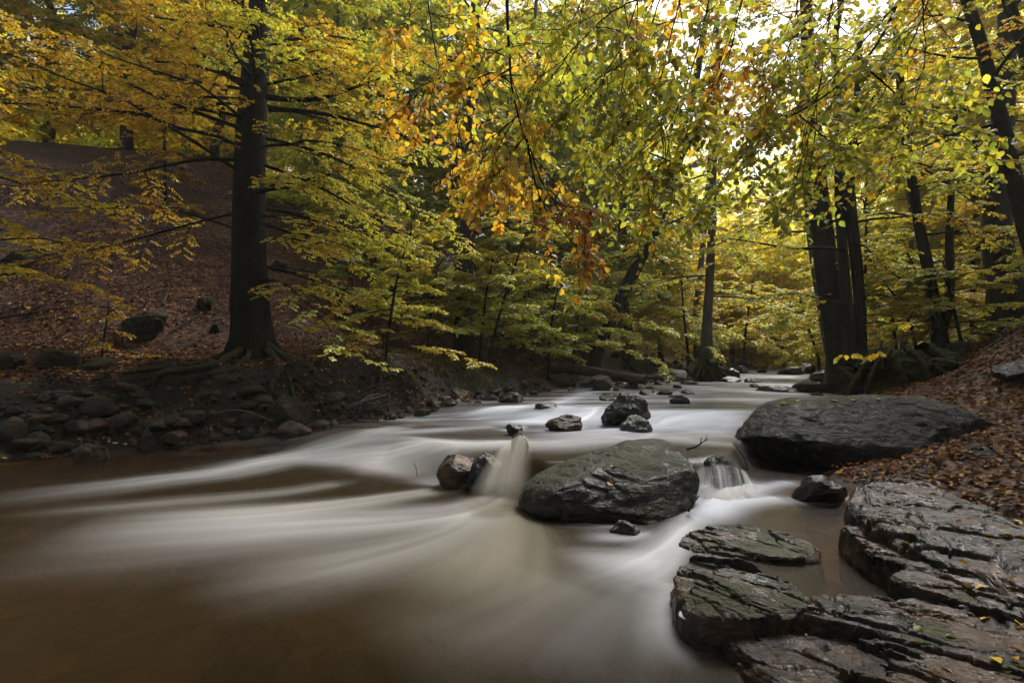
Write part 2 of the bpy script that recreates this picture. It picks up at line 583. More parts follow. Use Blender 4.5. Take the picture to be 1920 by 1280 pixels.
def drop(px, py, y0, y1, n=400):
    """First point of the ground met along the view through a photo pixel, between distances y0 and y1."""
    ys = np.linspace(y0, y1, n)
    P = np.stack([at(px, py, yy) for yy in ys])
    h = height(P[:, 0], P[:, 1])
    k = np.argmax(P[:, 2] <= h)
    return P[k] if P[k, 2] <= h[k] else P[-1]


def axis(dense0, dense1, step, lo, hi, grow=1.09):
    a = list(np.arange(dense0, dense1 + 1e-6, step))
    s = step
    while a[-1] < hi:
        s *= grow
        a.append(a[-1] + s)
    s = step
    b = []
    v = dense0
    while v > lo:
        s *= grow
        v -= s
        b.append(v)
    return np.array(b[::-1] + a)


gx = axis(-9, 9, 0.085, -260, 260)
gy = axis(0.5, 13, 0.085, -60, 420)
X, Y = np.meshgrid(gx, gy)
Z = height(X, Y)
dl, sl_ = sdist(LEFT, X, Y)
dr, sr = sdist(RIGHT, X, Y)
ins = (sl_ <= 0) & (sr >= 0)
left = sl_ > 0
bank = np.where(left, ((1 - ss(0.85, 1.35, dl)) * 0.95 + 0.25 * (1 - ss(1.0, 5, dl))) * np.interp(X.ravel(), [-3, 0.5], [1, 0.5]), 0.0)
bank = np.where(~left & ~ins, np.maximum(bank, 0.55 * (1 - ss(0.2, 1.0, dr))), bank)
moss = np.where(left, 0.55 * np.exp(-((dl - 1.25) / 0.35) ** 2) + 0.15 * np.exp(-((dl - 2.4) / 1.0) ** 2), 0.0)
XR, YR = X.ravel(), Y.ravel()
moss = np.maximum(moss, (0.5 * np.exp(-(((XR - 7.6) / 1.2) ** 2 + ((YR - 9.4) / 0.8) ** 2))))
ground = mesh('ground', np.stack([XR, YR, Z.ravel()], 1), grid_faces(len(gy), len(gx)), M_GROUND, None,
              {'bank': bank.ravel(), 'bed': np.where(ins, 1.0, 0.0).ravel() * 1.0, 'moss': moss.ravel()})
tag(ground, kind='structure')

# ------------------------------------------------------------------ the stream
# currents: (photo-pixel path, height of the water there, half width m, strength); they follow how the water runs between the stones
CUR = []


def cur(path, w, a, tint=0.3):
    P = []
    for (px, py) in path:
        ys = np.geomspace(1.2, 70, 900)
        R = np.stack([at(px, py, yy) for yy in ys])
        lv_ = level(R[:, 0], R[:, 1])
        k = int(np.argmax(R[:, 2] <= lv_)) if (R[:, 2] <= lv_).any() else 899
        P.append(R[k, :2])
    CUR.append((smooth_poly(np.array(P), 3), tuple(1.25 * q for q in w), a * 0.92, tint))


# fan below the chute, left of the round boulder
cur([(930, 930), (880, 960), (760, 975), (560, 985), (300, 1000), (60, 1010)], (0.12, 0.50), 0.54, 0.45)
cur([(925, 945), (860, 1000), (740, 1040), (560, 1080), (330, 1120)], (0.13, 0.30), 0.28, 0.5)
cur([(935, 950), (910, 1000), (850, 1060), (740, 1130)], (0.14, 0.34), 0.22, 0.9)
cur([(975, 955), (985, 1010), (960, 1080), (900, 1150)], (0.12, 0.36), 0.22, 1.0)
# long band on the left
cur([(1000, 830), (880, 838), (760, 842), (680, 850), (600, 856), (520, 862), (430, 885), (300, 900), (140, 920), (-60, 940)], (0.25, 0.25), 0.78, 0.4)
cur([(760, 800), (700, 812), (640, 830), (560, 846), (470, 868), (380, 880)], (0.16, 0.2), 0.55, 0.5)
cur([(860, 850), (800, 862), (700, 872), (640, 880)], (0.2, 0.25), 0.55, 0.6)
cur([(930, 800), (820, 806), (740, 812), (660, 822)], (0.15, 0.2), 0.5, 0.2)
cur([(820, 920), (700, 940), (520, 962), (330, 975), (120, 985)], (0.1, 0.22), 0.45, 0.6)
cur([(640, 905), (520, 925), (380, 938), (200, 950), (0, 965)], (0.12, 0.15), 0.25, 0.6)
# upper tiers
cur([(1390, 800), (1300, 790), (1230, 782), (1180, 786), (1100, 792), (1000, 790), (900, 796)], (0.5, 0.25), 0.75, 0.0)
cur([(1420, 772), (1330, 778), (1260, 786), (1225, 800), (1150, 812), (1040, 820), (960, 822)], (0.25, 0.3), 0.85, 0.05)
cur([(1125, 765), (1105, 778), (1085, 790), (1020, 800)], (0.16, 0.2), 0.9, 0.1)
cur([(1060, 762), (1075, 775), (1040, 788), (980, 792), (900, 790)], (0.25, 0.2), 0.75, 0.0)
cur([(1080, 745), (1030, 760), (960, 768), (900, 778), (850, 786)], (0.15, 0.25), 0.7, 0.0)
cur([(1150, 728), (1100, 735), (1060, 748)], (0.15, 0.2), 0.7, 0.0)
cur([(1370, 815), (1250, 818), (1130, 826), (1020, 838), (960, 850)], (0.3, 0.25), 0.65, 0.3)
cur([(1380, 840), (1300, 830), (1230, 815)], (0.15, 0.2), 0.45, 0.4)
cur([(1560, 745), (1460, 738), (1380, 734), (1310, 728), (1260, 722)], (0.5, 0.35), 0.5, 0.1)
cur([(1540, 730), (1450, 722), (1380, 715), (1330, 712)], (0.4, 0.5), 0.5, 0.1)
cur([(1545, 712), (1480, 706), (1420, 702), (1385, 698)], (0.8, 0.8), 0.8, 0.1)
cur([(1550, 696), (1500, 693), (1440, 692)], (1.2, 1.2), 0.85, 0.1)
cur([(1560, 752), (1470, 752), (1380, 748), (1300, 752), (1230, 757)], (0.4, 0.4), 0.35, 0.1)
cur([(1540, 705), (1490, 700), (1440, 697), (1400, 694)], (1.0, 1.2), 0.7, 0.0)
cur([(1330, 735), (1250, 738), (1160, 742), (1100, 750)], (0.3, 0.3), 0.45, 0.0)
# right of the round boulder: below the small fall, round the sunken slab, down to the front
cur([(1395, 905), (1370, 920), (1350, 935), (1330, 955), (1300, 985)], (0.16, 0.14), 0.95, 0.0)
cur([(1490, 905), (1430, 918), (1370, 940), (1320, 975)], (0.08, 0.1), 0.65, 0.0)
cur([(1460, 935), (1420, 940), (1370, 950), (1320, 965), (1290, 985)], (0.1, 0.12), 0.8, 0.0)
cur([(1310, 970), (1270, 1000), (1240, 1035), (1160, 1070), (1090, 1090)], (0.09, 0.14), 0.65, 0.15)
cur([(1290, 985), (1250, 1060), (1220, 1085), (1140, 1095)], (0.06, 0.10), 0.50, 0.3)
cur([(1240, 1060), (1180, 1050), (1100, 1045), (1050, 1055)], (0.08, 0.12), 0.42, 0.2)
cur([(1200, 985), (1120, 990), (1040, 970), (985, 955)], (0.06, 0.08), 0.36, 0.1)
cur([(1255, 1090), (1240, 1140), (1250, 1200), (1300, 1260)], (0.07, 0.12), 0.42, 0.2)
cur([(1190, 1100), (1120, 1150), (1060, 1230), (1010, 1300)], (0.2, 0.34), 0.16, 0.2)
cur([(1060, 1090), (960, 1140), (840, 1200), (700, 1260)], (0.2, 0.36), 0.12, 0.8)

# water bulging and breaking round the standing stones
for cx, by, rr_ in [(1170, 786, 46), (1193, 820, 30), (1057, 807, 34), (855, 900, 36), (963, 805, 16), (1025, 777, 22), (1524, 738, 30), (1272, 752, 18), (957, 767, 24), (1170, 1006, 34), (1540, 938, 44), (1440, 733, 36)]:
    cur([(cx + 1.15 * rr_, by - 7), (cx + 0.5 * rr_, by + 3), (cx - 0.5 * rr_, by + 4), (cx - 1.3 * rr_, by), (cx - 2.8 * rr_, by + 3)], (0.05, 0.09), 0.42, 0.1)

wx = axis(-7, 5, 0.035, -40, 30, 1.06)
wy = axis(1.2, 9.5, 0.035, -12, 60, 1.05)
WX, WY = np.meshgrid(wx, wy)
lx, ly = WX.ravel(), WY.ravel()
lv = level(lx, ly)
gh = height(lx, ly)
foam = np.zeros(len(lx))
tint = np.full(len(lx), 0.25) * 1e-3
tw = np.full(len(lx), 1e-3)
swell = np.zeros(len(lx))
for ci, (P, w, a, tn) in enumerate(CUR):
    pad = max(w) * 3 + 0.2
    m = (lx > P[:, 0].min() - pad) & (lx < P[:, 0].max() + pad) & (ly > P[:, 1].min() - pad) & (ly < P[:, 1].max() + pad)
    idx = np.nonzero(m)[0]
    x, y = lx[idx], ly[idx]
    best, tt, off = np.full(len(idx), 1e9), np.zeros(len(idx)), np.zeros(len(idx))
    segs = list(zip(P[:-1], P[1:]))
    for k, (p, q) in enumerate(segs):
        d = q - p
        t = np.clip(((x - p[0]) * d[0] + (y - p[1]) * d[1]) / (d @ d), 0, 1)
        ex, ey = x - p[0] - t * d[0], y - p[1] - t * d[1]
        dd = np.hypot(ex, ey)
        mm = dd < best
        best[mm] = dd[mm]
        tt[mm] = ((k + t) / len(segs))[mm]
        off[mm] = (np.sign(d[0] * ey - d[1] * ex) * dd)[mm]
    ww = w[0] * (1 - tt) + w[1] * tt
    L = np.sum(np.linalg.norm(np.diff(P, axis=0), axis=1))
    # long-exposure threads run with the current
    thr = fbm(np.stack([off / ww * 1.6 + 3 * ci, tt * L * 0.35 + ci, np.full(len(idx), ci * 3.3)], 1), 4, 0.55)
    thr2 = 0.6 * fbm(np.stack([off / ww * 6, tt * L * 0.6, np.full(len(idx), ci * 1.7)], 1), 3)
    f = np.exp(-(off / ww) ** 2 * 0.9) * (ss(0, 0.10, tt + 0.04) * ss(0, 0.5, 1.06 - tt))
    f = a * f * np.clip(0.84 + 0.50 * thr + 0.10 * thr2, 0, 1.4)
    f = np.clip(f, 0, 1)
    foam[idx] = 1 - (1 - foam[idx]) * (1 - f)
    tint[idx] += tn * f
    tw[idx] += f
    swell[idx] += f * (0.03 + 0.05 * thr) * np.clip(ww / 0.3, 0.3, 1)
# the side pool on the bedrock stays clear
foam = foam * (1 - 0.8 * ss(1.55, 2.1, lx) * (1 - ss(3.9, 4.35, ly)))
foam = foam * (0.92 + 0.2 * n2(lx, ly, 0.9, 3, 4.4)) - 0.01
rip = 0.7 * n2(lx * 0.45 - ly * 0.25, ly * 2.2, 1.3, 4, 8.8) + 0.5 * n2(lx * 0.8 - ly * 0.4, ly * 5.0, 1.3, 4, 3.8)
foam = np.clip(foam + ss(6.0, 9.5, ly) * np.clip(0.20 + 0.55 * rip, 0, 0.75), 0, 0.97)
depth = np.clip(lv - gh, 0, None)
murk = 1 - np.exp(-depth * 3.4)
murk = np.clip(murk, 0.08, 0.98)
zz = lv + swell + 0.012 * n2(lx, ly * 1.6, 1.1, 3, 2.2) * ss(2, 5, ly)
keep = gh < lv + 0.06
F = grid_faces(len(wy), len(wx))
F = F[keep[F].any(1)]
used = np.unique(F)
remap = np.full(len(lx), -1)
remap[used] = np.arange(len(used))
water = mesh('water', np.stack([lx, ly, zz], 1)[used], remap[F], M_WATER, None,
             {'foam': foam[used], 'murk': murk[used], 'tint': (tint / tw)[used]})
tag(water, kind='structure')
# ------------------------------------------------------------------ rocks
_ico = {}


def ico(n):
    if n not in _ico:
        b = bmesh.new()
        bmesh.ops.create_icosphere(b, subdivisions=n, radius=1)
        b.verts.ensure_lookup_table()
        _ico[n] = (np.array([v.co[:] for v in b.verts]), np.array([[v.index for v in f.verts] for f in b.faces]))
        b.free()
    return _ico[n]


def rock_shape(seed, n=4, cuts=11, rough=0.16, dmin=0.55, dmax=0.9):
    r = np.random.default_rng(seed)
    V, F = ico(n)
    P = V.copy()
    P = P * (1 + 0.22 * fbm(P * 1.1 + seed * 3.7, 3))[:, None]
    for _ in range(cuts):
        d = norm(r.normal(size=3))
        k = r.uniform(dmin, dmax)
        over = np.clip(P @ d - k, 0, None)
        P = P - d * (over * 0.88)[:, None]
    P = P * (1 + rough * fbm(P * 2.6 + seed * 1.3, 5, 0.55))[:, None]
    # bedding cracks
    ax = norm(np.array([r.normal() * 0.3, r.normal() * 0.3, 1]))
    q = (P @ ax) * 5 + 1.5 * fbm(P * 1.7 + seed, 3)
    P = P * (1 - 0.025 * np.exp(-((q - np.round(q)) / 0.12) ** 2))[:, None]
    P -= (P.max(0) + P.min(0)) / 2
    return P / (P.max(0) - P.min(0)), F      # fits a unit cube


def rock(name, label, cat, px0, px1, py_top, py_bot, y, seed, mat, n=4, depth=1.0, group=None, sink=0.25, rot=0.0, tilt=0.0, cuts=11):
    """A rock that fills this box of the photo at distance y; sink = share of its height that is under ground or water."""
    a, b = at(px0, py_bot, y), at(px1, py_top, y)
    w, h = b[0] - a[0], b[2] - a[2]
    hh = h / (1 - sink)
    P, F = rock_shape(seed, n, cuts)
    c, s = math.cos(tilt), math.sin(tilt)
    P = np.stack([P[:, 0] * c - P[:, 2] * s, P[:, 1], P[:, 0] * s + P[:, 2] * c], 1)
    P = P / (P.max(0) - P.min(0))
    V = P * np.array([w, max(w, h) * depth, hh])
    V[:, 2] -= V[:, 2].min()
    o = mesh(name, V, F, mat)
    o.location = ((a[0] + b[0]) / 2, y, a[2] - hh * sink)
    return tag(o, label, cat, group)


def outline_rock(name, label, cat, pts, y, thick, seed, mat, n=6, group=None, lean=0.0, cuts=9, rough=0.05):
    """A boulder whose upright section is the outline PTS (photo pixels at distance y) and whose girth is THICK metres."""
    Q = np.array([at(px, py, y) for px, py in pts])[:, [0, 2]]
    c = (Q.max(0) + Q.min(0)) / 2
    Q = smooth_poly(np.concatenate([Q, Q[:1]]), 2)[:-1] - c
    th = np.arctan2(Q[:, 1], Q[:, 0])
    rr = np.hypot(Q[:, 0], Q[:, 1])
    o_ = np.argsort(th)
    th, rr = th[o_], rr[o_]
    th = np.concatenate([th[-6:] - 2 * np.pi, th, th[:6] + 2 * np.pi])
    rr = np.concatenate([rr[-6:], rr, rr[:6]])
    V, F = ico(n)
    r = np.random.default_rng(seed)
    a = np.arctan2(V[:, 2], V[:, 0])
    rho = np.hypot(V[:, 0], V[:, 2]) ** 0.82
    R = np.interp(a, th, rr)
    dy = np.sign(V[:, 1]) * np.abs(V[:, 1]) ** 0.9
    P = np.stack([np.cos(a) * R * rho, dy * thick / 2, np.sin(a) * R * rho], 1)
    size = np.array([np.ptp(Q[:, 0]), thick, np.ptp(Q[:, 1])]) / 2
    U = P / size
    for _ in range(cuts):
        d = r.normal(size=3)
        d[1] = -abs(d[1]) - 0.6
        d = norm(d)
        k = r.uniform(0.72, 0.95)
        over = np.clip(U @ d - k, 0, None)
        U = U - d * (over * 0.8)[:, None]
    P = U * size
    sc = size.min()
    nrm = norm(P / size ** 2)
    d = rough * sc * (fbm(P / sc * 1.4 + seed, 5, 0.6) * 1.6)
    q = (P @ norm(np.array([0.28, 0.1, 1.0]))) / sc * 4.5 + 1.2 * fbm(P / sc + seed * 2, 4)
    d = d - 0.035 * sc * np.exp(-((q - np.round(q)) / 0.10) ** 2) * ss(-0.2, 0.3, fbm(P / sc * 1.1 + 9 + seed, 2))
    P = P + nrm * d[:, None]
    P[:, 1] += lean * P[:, 2]
    o = mesh(name, P, F, mat)
    o.location = (c[0], y, c[1])
    return tag(o, label, cat, group)


def blocks(a, b, seed):
    """Rock broken along joints: each block of the jointed plane (a, b) has its own height and tilt; also the distance to the joint."""
    ia, ib = np.floor(a).astype(int), np.floor(b).astype(int)
    d1, d2 = np.full(a.shape, 9.0), np.full(a.shape, 9.0)
    hgt = np.zeros(a.shape)
    zz0 = np.full(a.shape, int(seed))
    for di in (-1, 0, 1):
        for dj in (-1, 0, 1):
            ca, cb = ia + di, ib + dj
            pa = ca + 0.5 + 0.42 * _hash(ca, cb, zz0)
            pb = cb + 0.5 + 0.42 * _hash(ca, cb, zz0 + 7)
            d = np.abs(a - pa) + np.abs(b - pb) * 0.8
            h = _hash(ca, cb, zz0 + 13) + 0.9 * ((a - pa) * _hash(ca, cb, zz0 + 19) + (b - pb) * _hash(ca, cb, zz0 + 23))
            new = d < d1
            d2 = np.where(new, d1, np.minimum(d2, d))
            hgt = np.where(new, h, hgt)
            d1 = np.where(new, d, d1)
    return hgt, d2 - d1


def slab(name, label, cat, pts, z_plan, ztop, seed, mat, group=None, edge=0.10, base=-0.5, relief=0.05, nr=150, na=380):
    """A ledge of bedrock: plan outline PTS (photo pixels met at height z_plan), top surface height ztop(x, y) broken by strata."""
    Q = np.array([on(px, py, z_plan)[:2] for px, py in pts])
    Q = smooth_poly(np.concatenate([Q, Q[:1]]), 2)[:-1]
    c = (Q.max(0) + Q.min(0)) / 2
    D = Q - c
    th, rr = np.arctan2(D[:, 1], D[:, 0]), np.hypot(D[:, 0], D[:, 1])
    o_ = np.argsort(th)
    th, rr = th[o_], rr[o_]
    th = np.concatenate([th[-6:] - 2 * np.pi, th, th[:6] + 2 * np.pi])
    rr = np.concatenate([rr[-6:], rr, rr[:6]])
    ang = np.linspace(-np.pi, np.pi, na, endpoint=False)
    R = np.interp(ang, th, rr)
    R = R * (1 + 0.05 * fbm(np.stack([np.cos(ang) * 3, np.sin(ang) * 3, np.full(na, seed * 1.0)], 1), 4))
    s = np.concatenate([np.linspace(0.0, 0.93, nr - 22), np.linspace(0.94, 1.0, 12), np.full(10, 1.0)])
    dz = np.concatenate([np.zeros(nr - 22), np.linspace(0, 0.25, 12) ** 1.5, np.linspace(0.15, 1, 10)])
    SX = c[0] + s[:, None] * (R * np.cos(ang))[None]
    SY = c[1] + s[:, None] * (R * np.sin(ang))[None]
    x, y = SX.ravel(), SY.ravel()
    top = ztop(x, y)
    # strata: stepped ledges that run to the lower right
    u = (x * 0.60 + y * 0.80)
    v_ = (x * 0.80 - y * 0.60)
    q = np.stack([u * 4.4, v_ * 2.1, np.full(len(x), seed * 1.0)], 1)
    st = fbm(q, 5, 0.55)
    sq = st * 6 + 0.4
    fr_ = sq - np.floor(sq)
    step = (np.floor(sq) + ss(0.42, 0.58, fr_) - 0.35 * (fr_ - 0.5)) / 6
    fine = fbm(np.stack([u * 22, v_ * 9, np.full(len(x), seed + 4.0)], 1), 4, 0.6)
    crack = np.abs(fbm(np.stack([u * 3.1, v_ * 1.2, np.full(len(x), seed + 9.0)], 1), 3))
    crack2 = np.abs(fbm(np.stack([u * 1.6 + v_ * 0.5, v_ * 2.6, np.full(len(x), seed + 21.0)], 1), 3))
    blk, jnt = blocks(u * 2.0 + 0.35 * st, v_ * 1.05 + 0.35 * fine, seed)
    blk2, jnt2 = blocks(u * 5.6 + 0.3 * st, v_ * 2.6 + 0.3 * fine, seed + 50)
    z = top + relief * (step * 0.9 + 0.75 * blk + 0.30 * blk2) + 0.010 * fine - 0.05 * np.exp(-(jnt / 0.05) ** 2) - 0.014 * np.exp(-(jnt2 / 0.06) ** 2)
    z = z - 0.025 * np.exp(-(crack2 / 0.025) ** 2)
    edge_s = np.repeat(dz, na)
    rim = np.repeat(ss(0.90, 1.0, s), na)
    z = z - edge * rim
    z = z * (1 - edge_s) + base * edge_s
    out = np.repeat(np.where(np.arange(len(s)) > nr - 22, 1.0, 0.0), na) * 0.03 * fbm(np.stack([x * 7, y * 7, z * 9], 1), 3)
    a2 = np.tile(ang, len(s))
    V = np.stack([x + np.cos(a2) * out, y + np.sin(a2) * out, z], 1)
    i = np.arange(len(s) - 1)[:, None] * na
    j = np.arange(na)[None]
    j2 = (j + 1) % na
    F = np.stack([i + j, i + j2, i + na + j2, i + na + j], -1).reshape(-1, 4)[na:]
    V0 = np.concatenate([V, [[c[0], c[1], V[:na, 2].mean()]]])
    C = np.stack([np.full(na, len(V)), (np.arange(na) + na), (np.arange(na) + 1) % na + na], 1)
    o = mesh(name, V0, [F[:, ::-1] if False else F, C], mat)
    return tag(o, label, cat, group)


B = 'boulder'
outline_rock('boulder', 'large round olive boulder with wet shiny top in the middle of the stream', B,
             [(972, 940), (985, 903), (1040, 880), (1120, 855), (1180, 836), (1235, 826), (1268, 829), (1282, 846), (1306, 878), (1310, 905),
              (1290, 945), (1240, 980), (1160, 1000), (1070, 990), (1000, 965)], 4.35, 1.05, 3, M_ROCK_MOSS, lean=0.35)
outline_rock('boulder', 'largest dark layered boulder with flat top at the right water edge', B,
             [(1386, 835), (1396, 812), (1422, 786), (1452, 756), (1500, 750), (1600, 745), (1720, 741), (1780, 754), (1838, 786), (1856, 812),
              (1830, 850), (1740, 890), (1650, 905), (1560, 912), (1480, 905), (1420, 890), (1394, 862)], 6.1, 1.7, 12, M_ROCK_BIG, n=7, lean=0.25, rough=0.06)
rock('boulder', 'moss-capped dark boulder beside the middle cascade, left of smooth open water', B, 1126, 1217, 734, 790, 7.55, 21, M_ROCK_MOSS, 5, 0.9)
rock('boulder', 'rounded black wet rock just below the moss-capped boulder of the cascade', B, 1163, 1222, 778, 822, 7.0, 22, M_ROCK_WET, 5, 0.9)
rock('boulder', 'angular reddish brown wet rock amid white water', B, 1022, 1092, 776, 808, 7.1, 23, M_ROCK_BROWN, 5, 0.8, cuts=16)
rock('boulder', 'speckled wet rock left of the water chute, the lighter of a touching pair', B, 818, 892, 852, 905, 5.1, 24, M_ROCK_BROWN, 5, 0.8, sink=0.35)
rock('boulder', 'smooth rounded dark rock touching the water chute, the right one of a pair', B, 874, 950, 848, 915, 4.95, 25, M_ROCK_WET, 5, 0.8, sink=0.3)
rock('boulder', 'small black glossy rock in front of the large olive boulder', B, 1137, 1204, 973, 1014, 3.72, 26, M_ROCK_WET, 5, 0.8, sink=0.4)
rock('boulder', 'mossy grey boulder at the left edge of the upper rapids', B, 932, 982, 734, 768, 9.8, 27, M_ROCK_MOSS, 4, 0.9)
rock('boulder', 'pair-like small dark round rock in the upper rapids, below the mossy grey boulder', B, 1003, 1047, 753, 778, 8.7, 28, M_ROCK_WET, 4, 0.9)
rock('boulder', 'tiny dark rock barely breaking the smooth water above the chute', B, 948, 980, 793, 806, 6.7, 29, M_ROCK_WET, 4, 0.9, sink=0.5)
rock('boulder', 'split flat-topped grey rock alone in the upstream water before the stump', B, 1494, 1554, 712, 740, 12.6, 30, M_ROCK_DRY, 4, 0.9)
rock('boulder', 'black wet rock between the largest boulder and the bedrock ledge', B, 1490, 1586, 886, 944, 4.38, 31, M_ROCK_WET, 5, 0.8, sink=0.2)
rock('boulder', 'dome of wet stone under the little curtain waterfall', B, 1308, 1398, 852, 925, 4.95, 32, M_ROCK_MOSS, 5, 1.0, sink=0.3, cuts=3)
rock('boulder', 'low dark boulder on the leafy right bank below the largest boulder', B, 1785, 1905, 832, 890, 4.9, 33, M_ROCK_BIG, 5, 0.9, sink=0.3, cuts=6)
rock('boulder', 'grey stone block perched beside the fallen log', B, 1103, 1148, 702, 729, 13.2, 34, M_ROCK_DRY, 4, 0.9)
rock('boulder', 'long grey boulder leaning on the root mound of the slim island tree', B, 1212, 1305, 690, 722, 17.5, 35, M_ROCK_DRY, 4, 0.8)
rock('boulder', 'pale round boulder near the left end of the fallen log', B, 1028, 1072, 698, 724, 14.0, 36, M_ROCK_DRY, 4, 0.9)
rock('boulder', 'half-sunk mossy rock in the smooth pool beside the gravel bar', B, 1255, 1293, 740, 754, 9.6, 37, M_ROCK_MOSS, 4, 0.9, sink=0.4)
rock('boulder', 'brown rock sunk at the left shore where the current bends', B, 728, 770, 790, 815, 8.3, 38, M_ROCK_BROWN, 4, 0.9, sink=0.35)
rock('boulder', 'mossy brown boulder among leaves on the left hillside', B, 232, 318, 580, 628, drop(275, 622, 7.5, 16)[1], 39, M_ROCK_DARKMOSS, 5, 0.9, cuts=9)
rock('boulder', 'tall rounded grey boulder leaning out of the left bank beside the sapling', B, 745, 794, 699, 748, 9.7, 40, M_ROCK_DRY, 5, 0.9, tilt=-0.5, cuts=4)
rock('boulder', 'dim moss-covered boulder at the foot of the left slope, near the frame edge', B, 68, 142, 652, 694, drop(105, 688, 7.2, 14)[1], 41, M_ROCK_DARKMOSS, 4, 0.9, cuts=7)
rock('boulder', 'low mossy boulder behind a tiny yellow sapling on the left shelf', B, 150, 208, 670, 694, drop(180, 690, 7.2, 14)[1], 42, M_ROCK_DARKMOSS, 4, 0.9)
rock('boulder', 'rounded pale boulder in the dark rubble of the left bank', B, 104, 170, 747, 786, 7.5, 43, M_ROCK_DRY, 5, 0.8, cuts=5)
rock('boulder', 'blocky grey stone below the rounded pale boulder of the left bank', B, 68, 116, 773, 803, 7.25, 44, M_ROCK_DRY, 5, 0.8)
rock('boulder', 'angular slab of stone jutting from under the mossy roots', B, 228, 286, 724, 757, 7.8, 45, M_ROCK_DRY, 5, 0.8, cuts=16)
rock('boulder', 'big dark boulder held by the hanging grey roots right of the large beech', B, 498, 585, 742, 800, 8.0, 46, M_ROCK_DARKMOSS, 5, 0.8)
rock('boulder', 'pale rounded stone lying at the dark water edge on the left', B, 140, 200, 828, 868, 6.5, 47, M_ROCK_DRY, 5, 0.8, cuts=5)
rock('boulder', 'upright wedge of mossy stone in the left rubble near the water', B, 262, 288, 800, 842, 7.1, 48, M_ROCK_DARKMOSS, 4, 0.8, cuts=16)
rock('boulder', 'flat-topped brown block in the left rubble near the water', B, 306, 350, 805, 828, 7.2, 49, M_ROCK_BROWN, 4, 0.8, cuts=16)
rock('boulder', 'tan rock lying at the far end of the left rubble by the water', B, 596, 640, 804, 826, 7.75, 50, M_ROCK_BROWN, 4, 0.8)
rock('boulder', 'square dark stone at the foot of the grassy bank, right of the tangled roots', B, 803, 830, 755, 785, 9.2, 51, M_ROCK_DRY, 4, 0.9, cuts=16)
rock('boulder', 'brown boulder tucked under the overhanging grassy bank', B, 842, 882, 726, 752, 10.2, 52, M_ROCK_BROWN, 4, 0.9)
rock('boulder', 'wide mossy stone at the shore under the pale drooping grass', B, 890, 935, 738, 760, 10.4, 53, M_ROCK_DARKMOSS, 4, 0.9)
rock('boulder', 'flat grey rock set in the path at the far right edge', B, 1868, 1990, 676, 704, 6.6, 54, M_ROCK_BIG, 5, 0.9, sink=0.5)
rock('boulder', 'pale rock lying on the ground behind the stump by the forked thin tree', B, 1778, 1822, 640, 664, 10.5, 55, M_ROCK_DRY, 4, 0.9, sink=0.4)
for k, (a, b, t, bt, yy, lab) in enumerate([
        (1355, 1385, 690, 706, 20.0, 'dark rock at the water line right of the island root mound'),
        (1378, 1402, 684, 699, 24.0, 'small rock breaking the bright far water, behind the island root mound'),
        (1420, 1438, 690, 697, 24.5, 'tiny dark rock alone in the far white water'),
        (1462, 1502, 686, 700, 22.0, 'low rock in the far rapids left of the paired trunks'),
        (1496, 1528, 680, 694, 23.0, 'tan rock at the far right shore below the yellow leaves'),
        (1520, 1560, 695, 712, 16.0, 'dark wet rock at the right shore under the leaning trunks'),
        (1345, 1382, 705, 716, 17.0, 'flat rock shedding water right below the island root mound'),
        (1395, 1430, 708, 718, 16.5, 'low wet rock in the upstream riffle, mid channel'),
        (1425, 1500, 722, 734, 12.8, 'long thin ledge of rock just breaking the water before the split grey rock')]):
    rock('boulder', lab, B, a, b, t, bt, yy, 60 + k, M_ROCK_WET, 4, 0.9, sink=0.35)

for k, (a, b, t, bt, y0, y1, lab) in enumerate([
        (372, 398, 556, 582, 9, 16, 'small grey rock in the leaves just left of the large beech, above the hillside boulder'),
        (392, 412, 608, 624, 9, 14, 'dark stone in the leaves close to the left foot of the large beech'),
        (20, 60, 470, 500, 9, 20, 'mossy stone high on the left slope near the frame edge'),
        (505, 540, 485, 505, 9, 20, 'pale stone on the slope right behind the large beech'),
        (0, 42, 660, 690, 7.5, 12, 'dark boulder cut by the left frame edge at the foot of the slope')]):
    pp = drop((a + b) / 2, bt, y0, y1)
    rock('boulder', lab, B, a, b, t, bt, pp[1], 120 + k, M_ROCK_DARKMOSS, 4, 0.9, cuts=10)

# bar of stones before the log, stones along both shores and rubble of the left bank: shared shapes, one object each
STONE = []
for k in range(7):
    P, F = rock_shape(200 + k, 3, 14, 0.14)
    STONE.append((P, F))
stone_me = {}


def stone(name, label, cat, group, p, size, k, mat, rz, flat=0.7):
    key = (k, mat.name)
    if key not in stone_me:
        o = mesh(name, STONE[k][0], STONE[k][1], mat)
        stone_me[key] = o.data
    else:
        o = link_mesh(name, stone_me[key])
    o.location = p
    o.rotation_euler = (rng.uniform(-.3, .3), rng.uniform(-.3, .3), rz)
    o.scale = (size, size * rng.uniform(0.7, 1.0), size * flat * rng.uniform(0.7, 1.1))
    return tag(o, label, cat, group)


def scatter_stones(n, sampler, sizes, mats, label, group, embed=0.2):
    c = 0
    tries = 0
    while c < n and tries < n * 40:
        tries += 1
        px, py, y0, y1 = sampler()
        p = drop(px, py, y0, y1, 120)
        s = sizes[0] * (sizes[1] / sizes[0]) ** (rng.random() ** 1.8)
        lv_ = float(level(p[:1], p[1:2])[0])
        if p[1] >= y1 - 0.01:
            continue
        z = max(p[2], lv_ - 0.05 * s) + s * 0.35 * (0.5 - embed)
        stone('stone', label, 'stone', group, (p[0], p[1], z), s, int(rng.integers(7)), mats[int(rng.integers(len(mats)))], rng.uniform(0, 6.28))
        c += 1


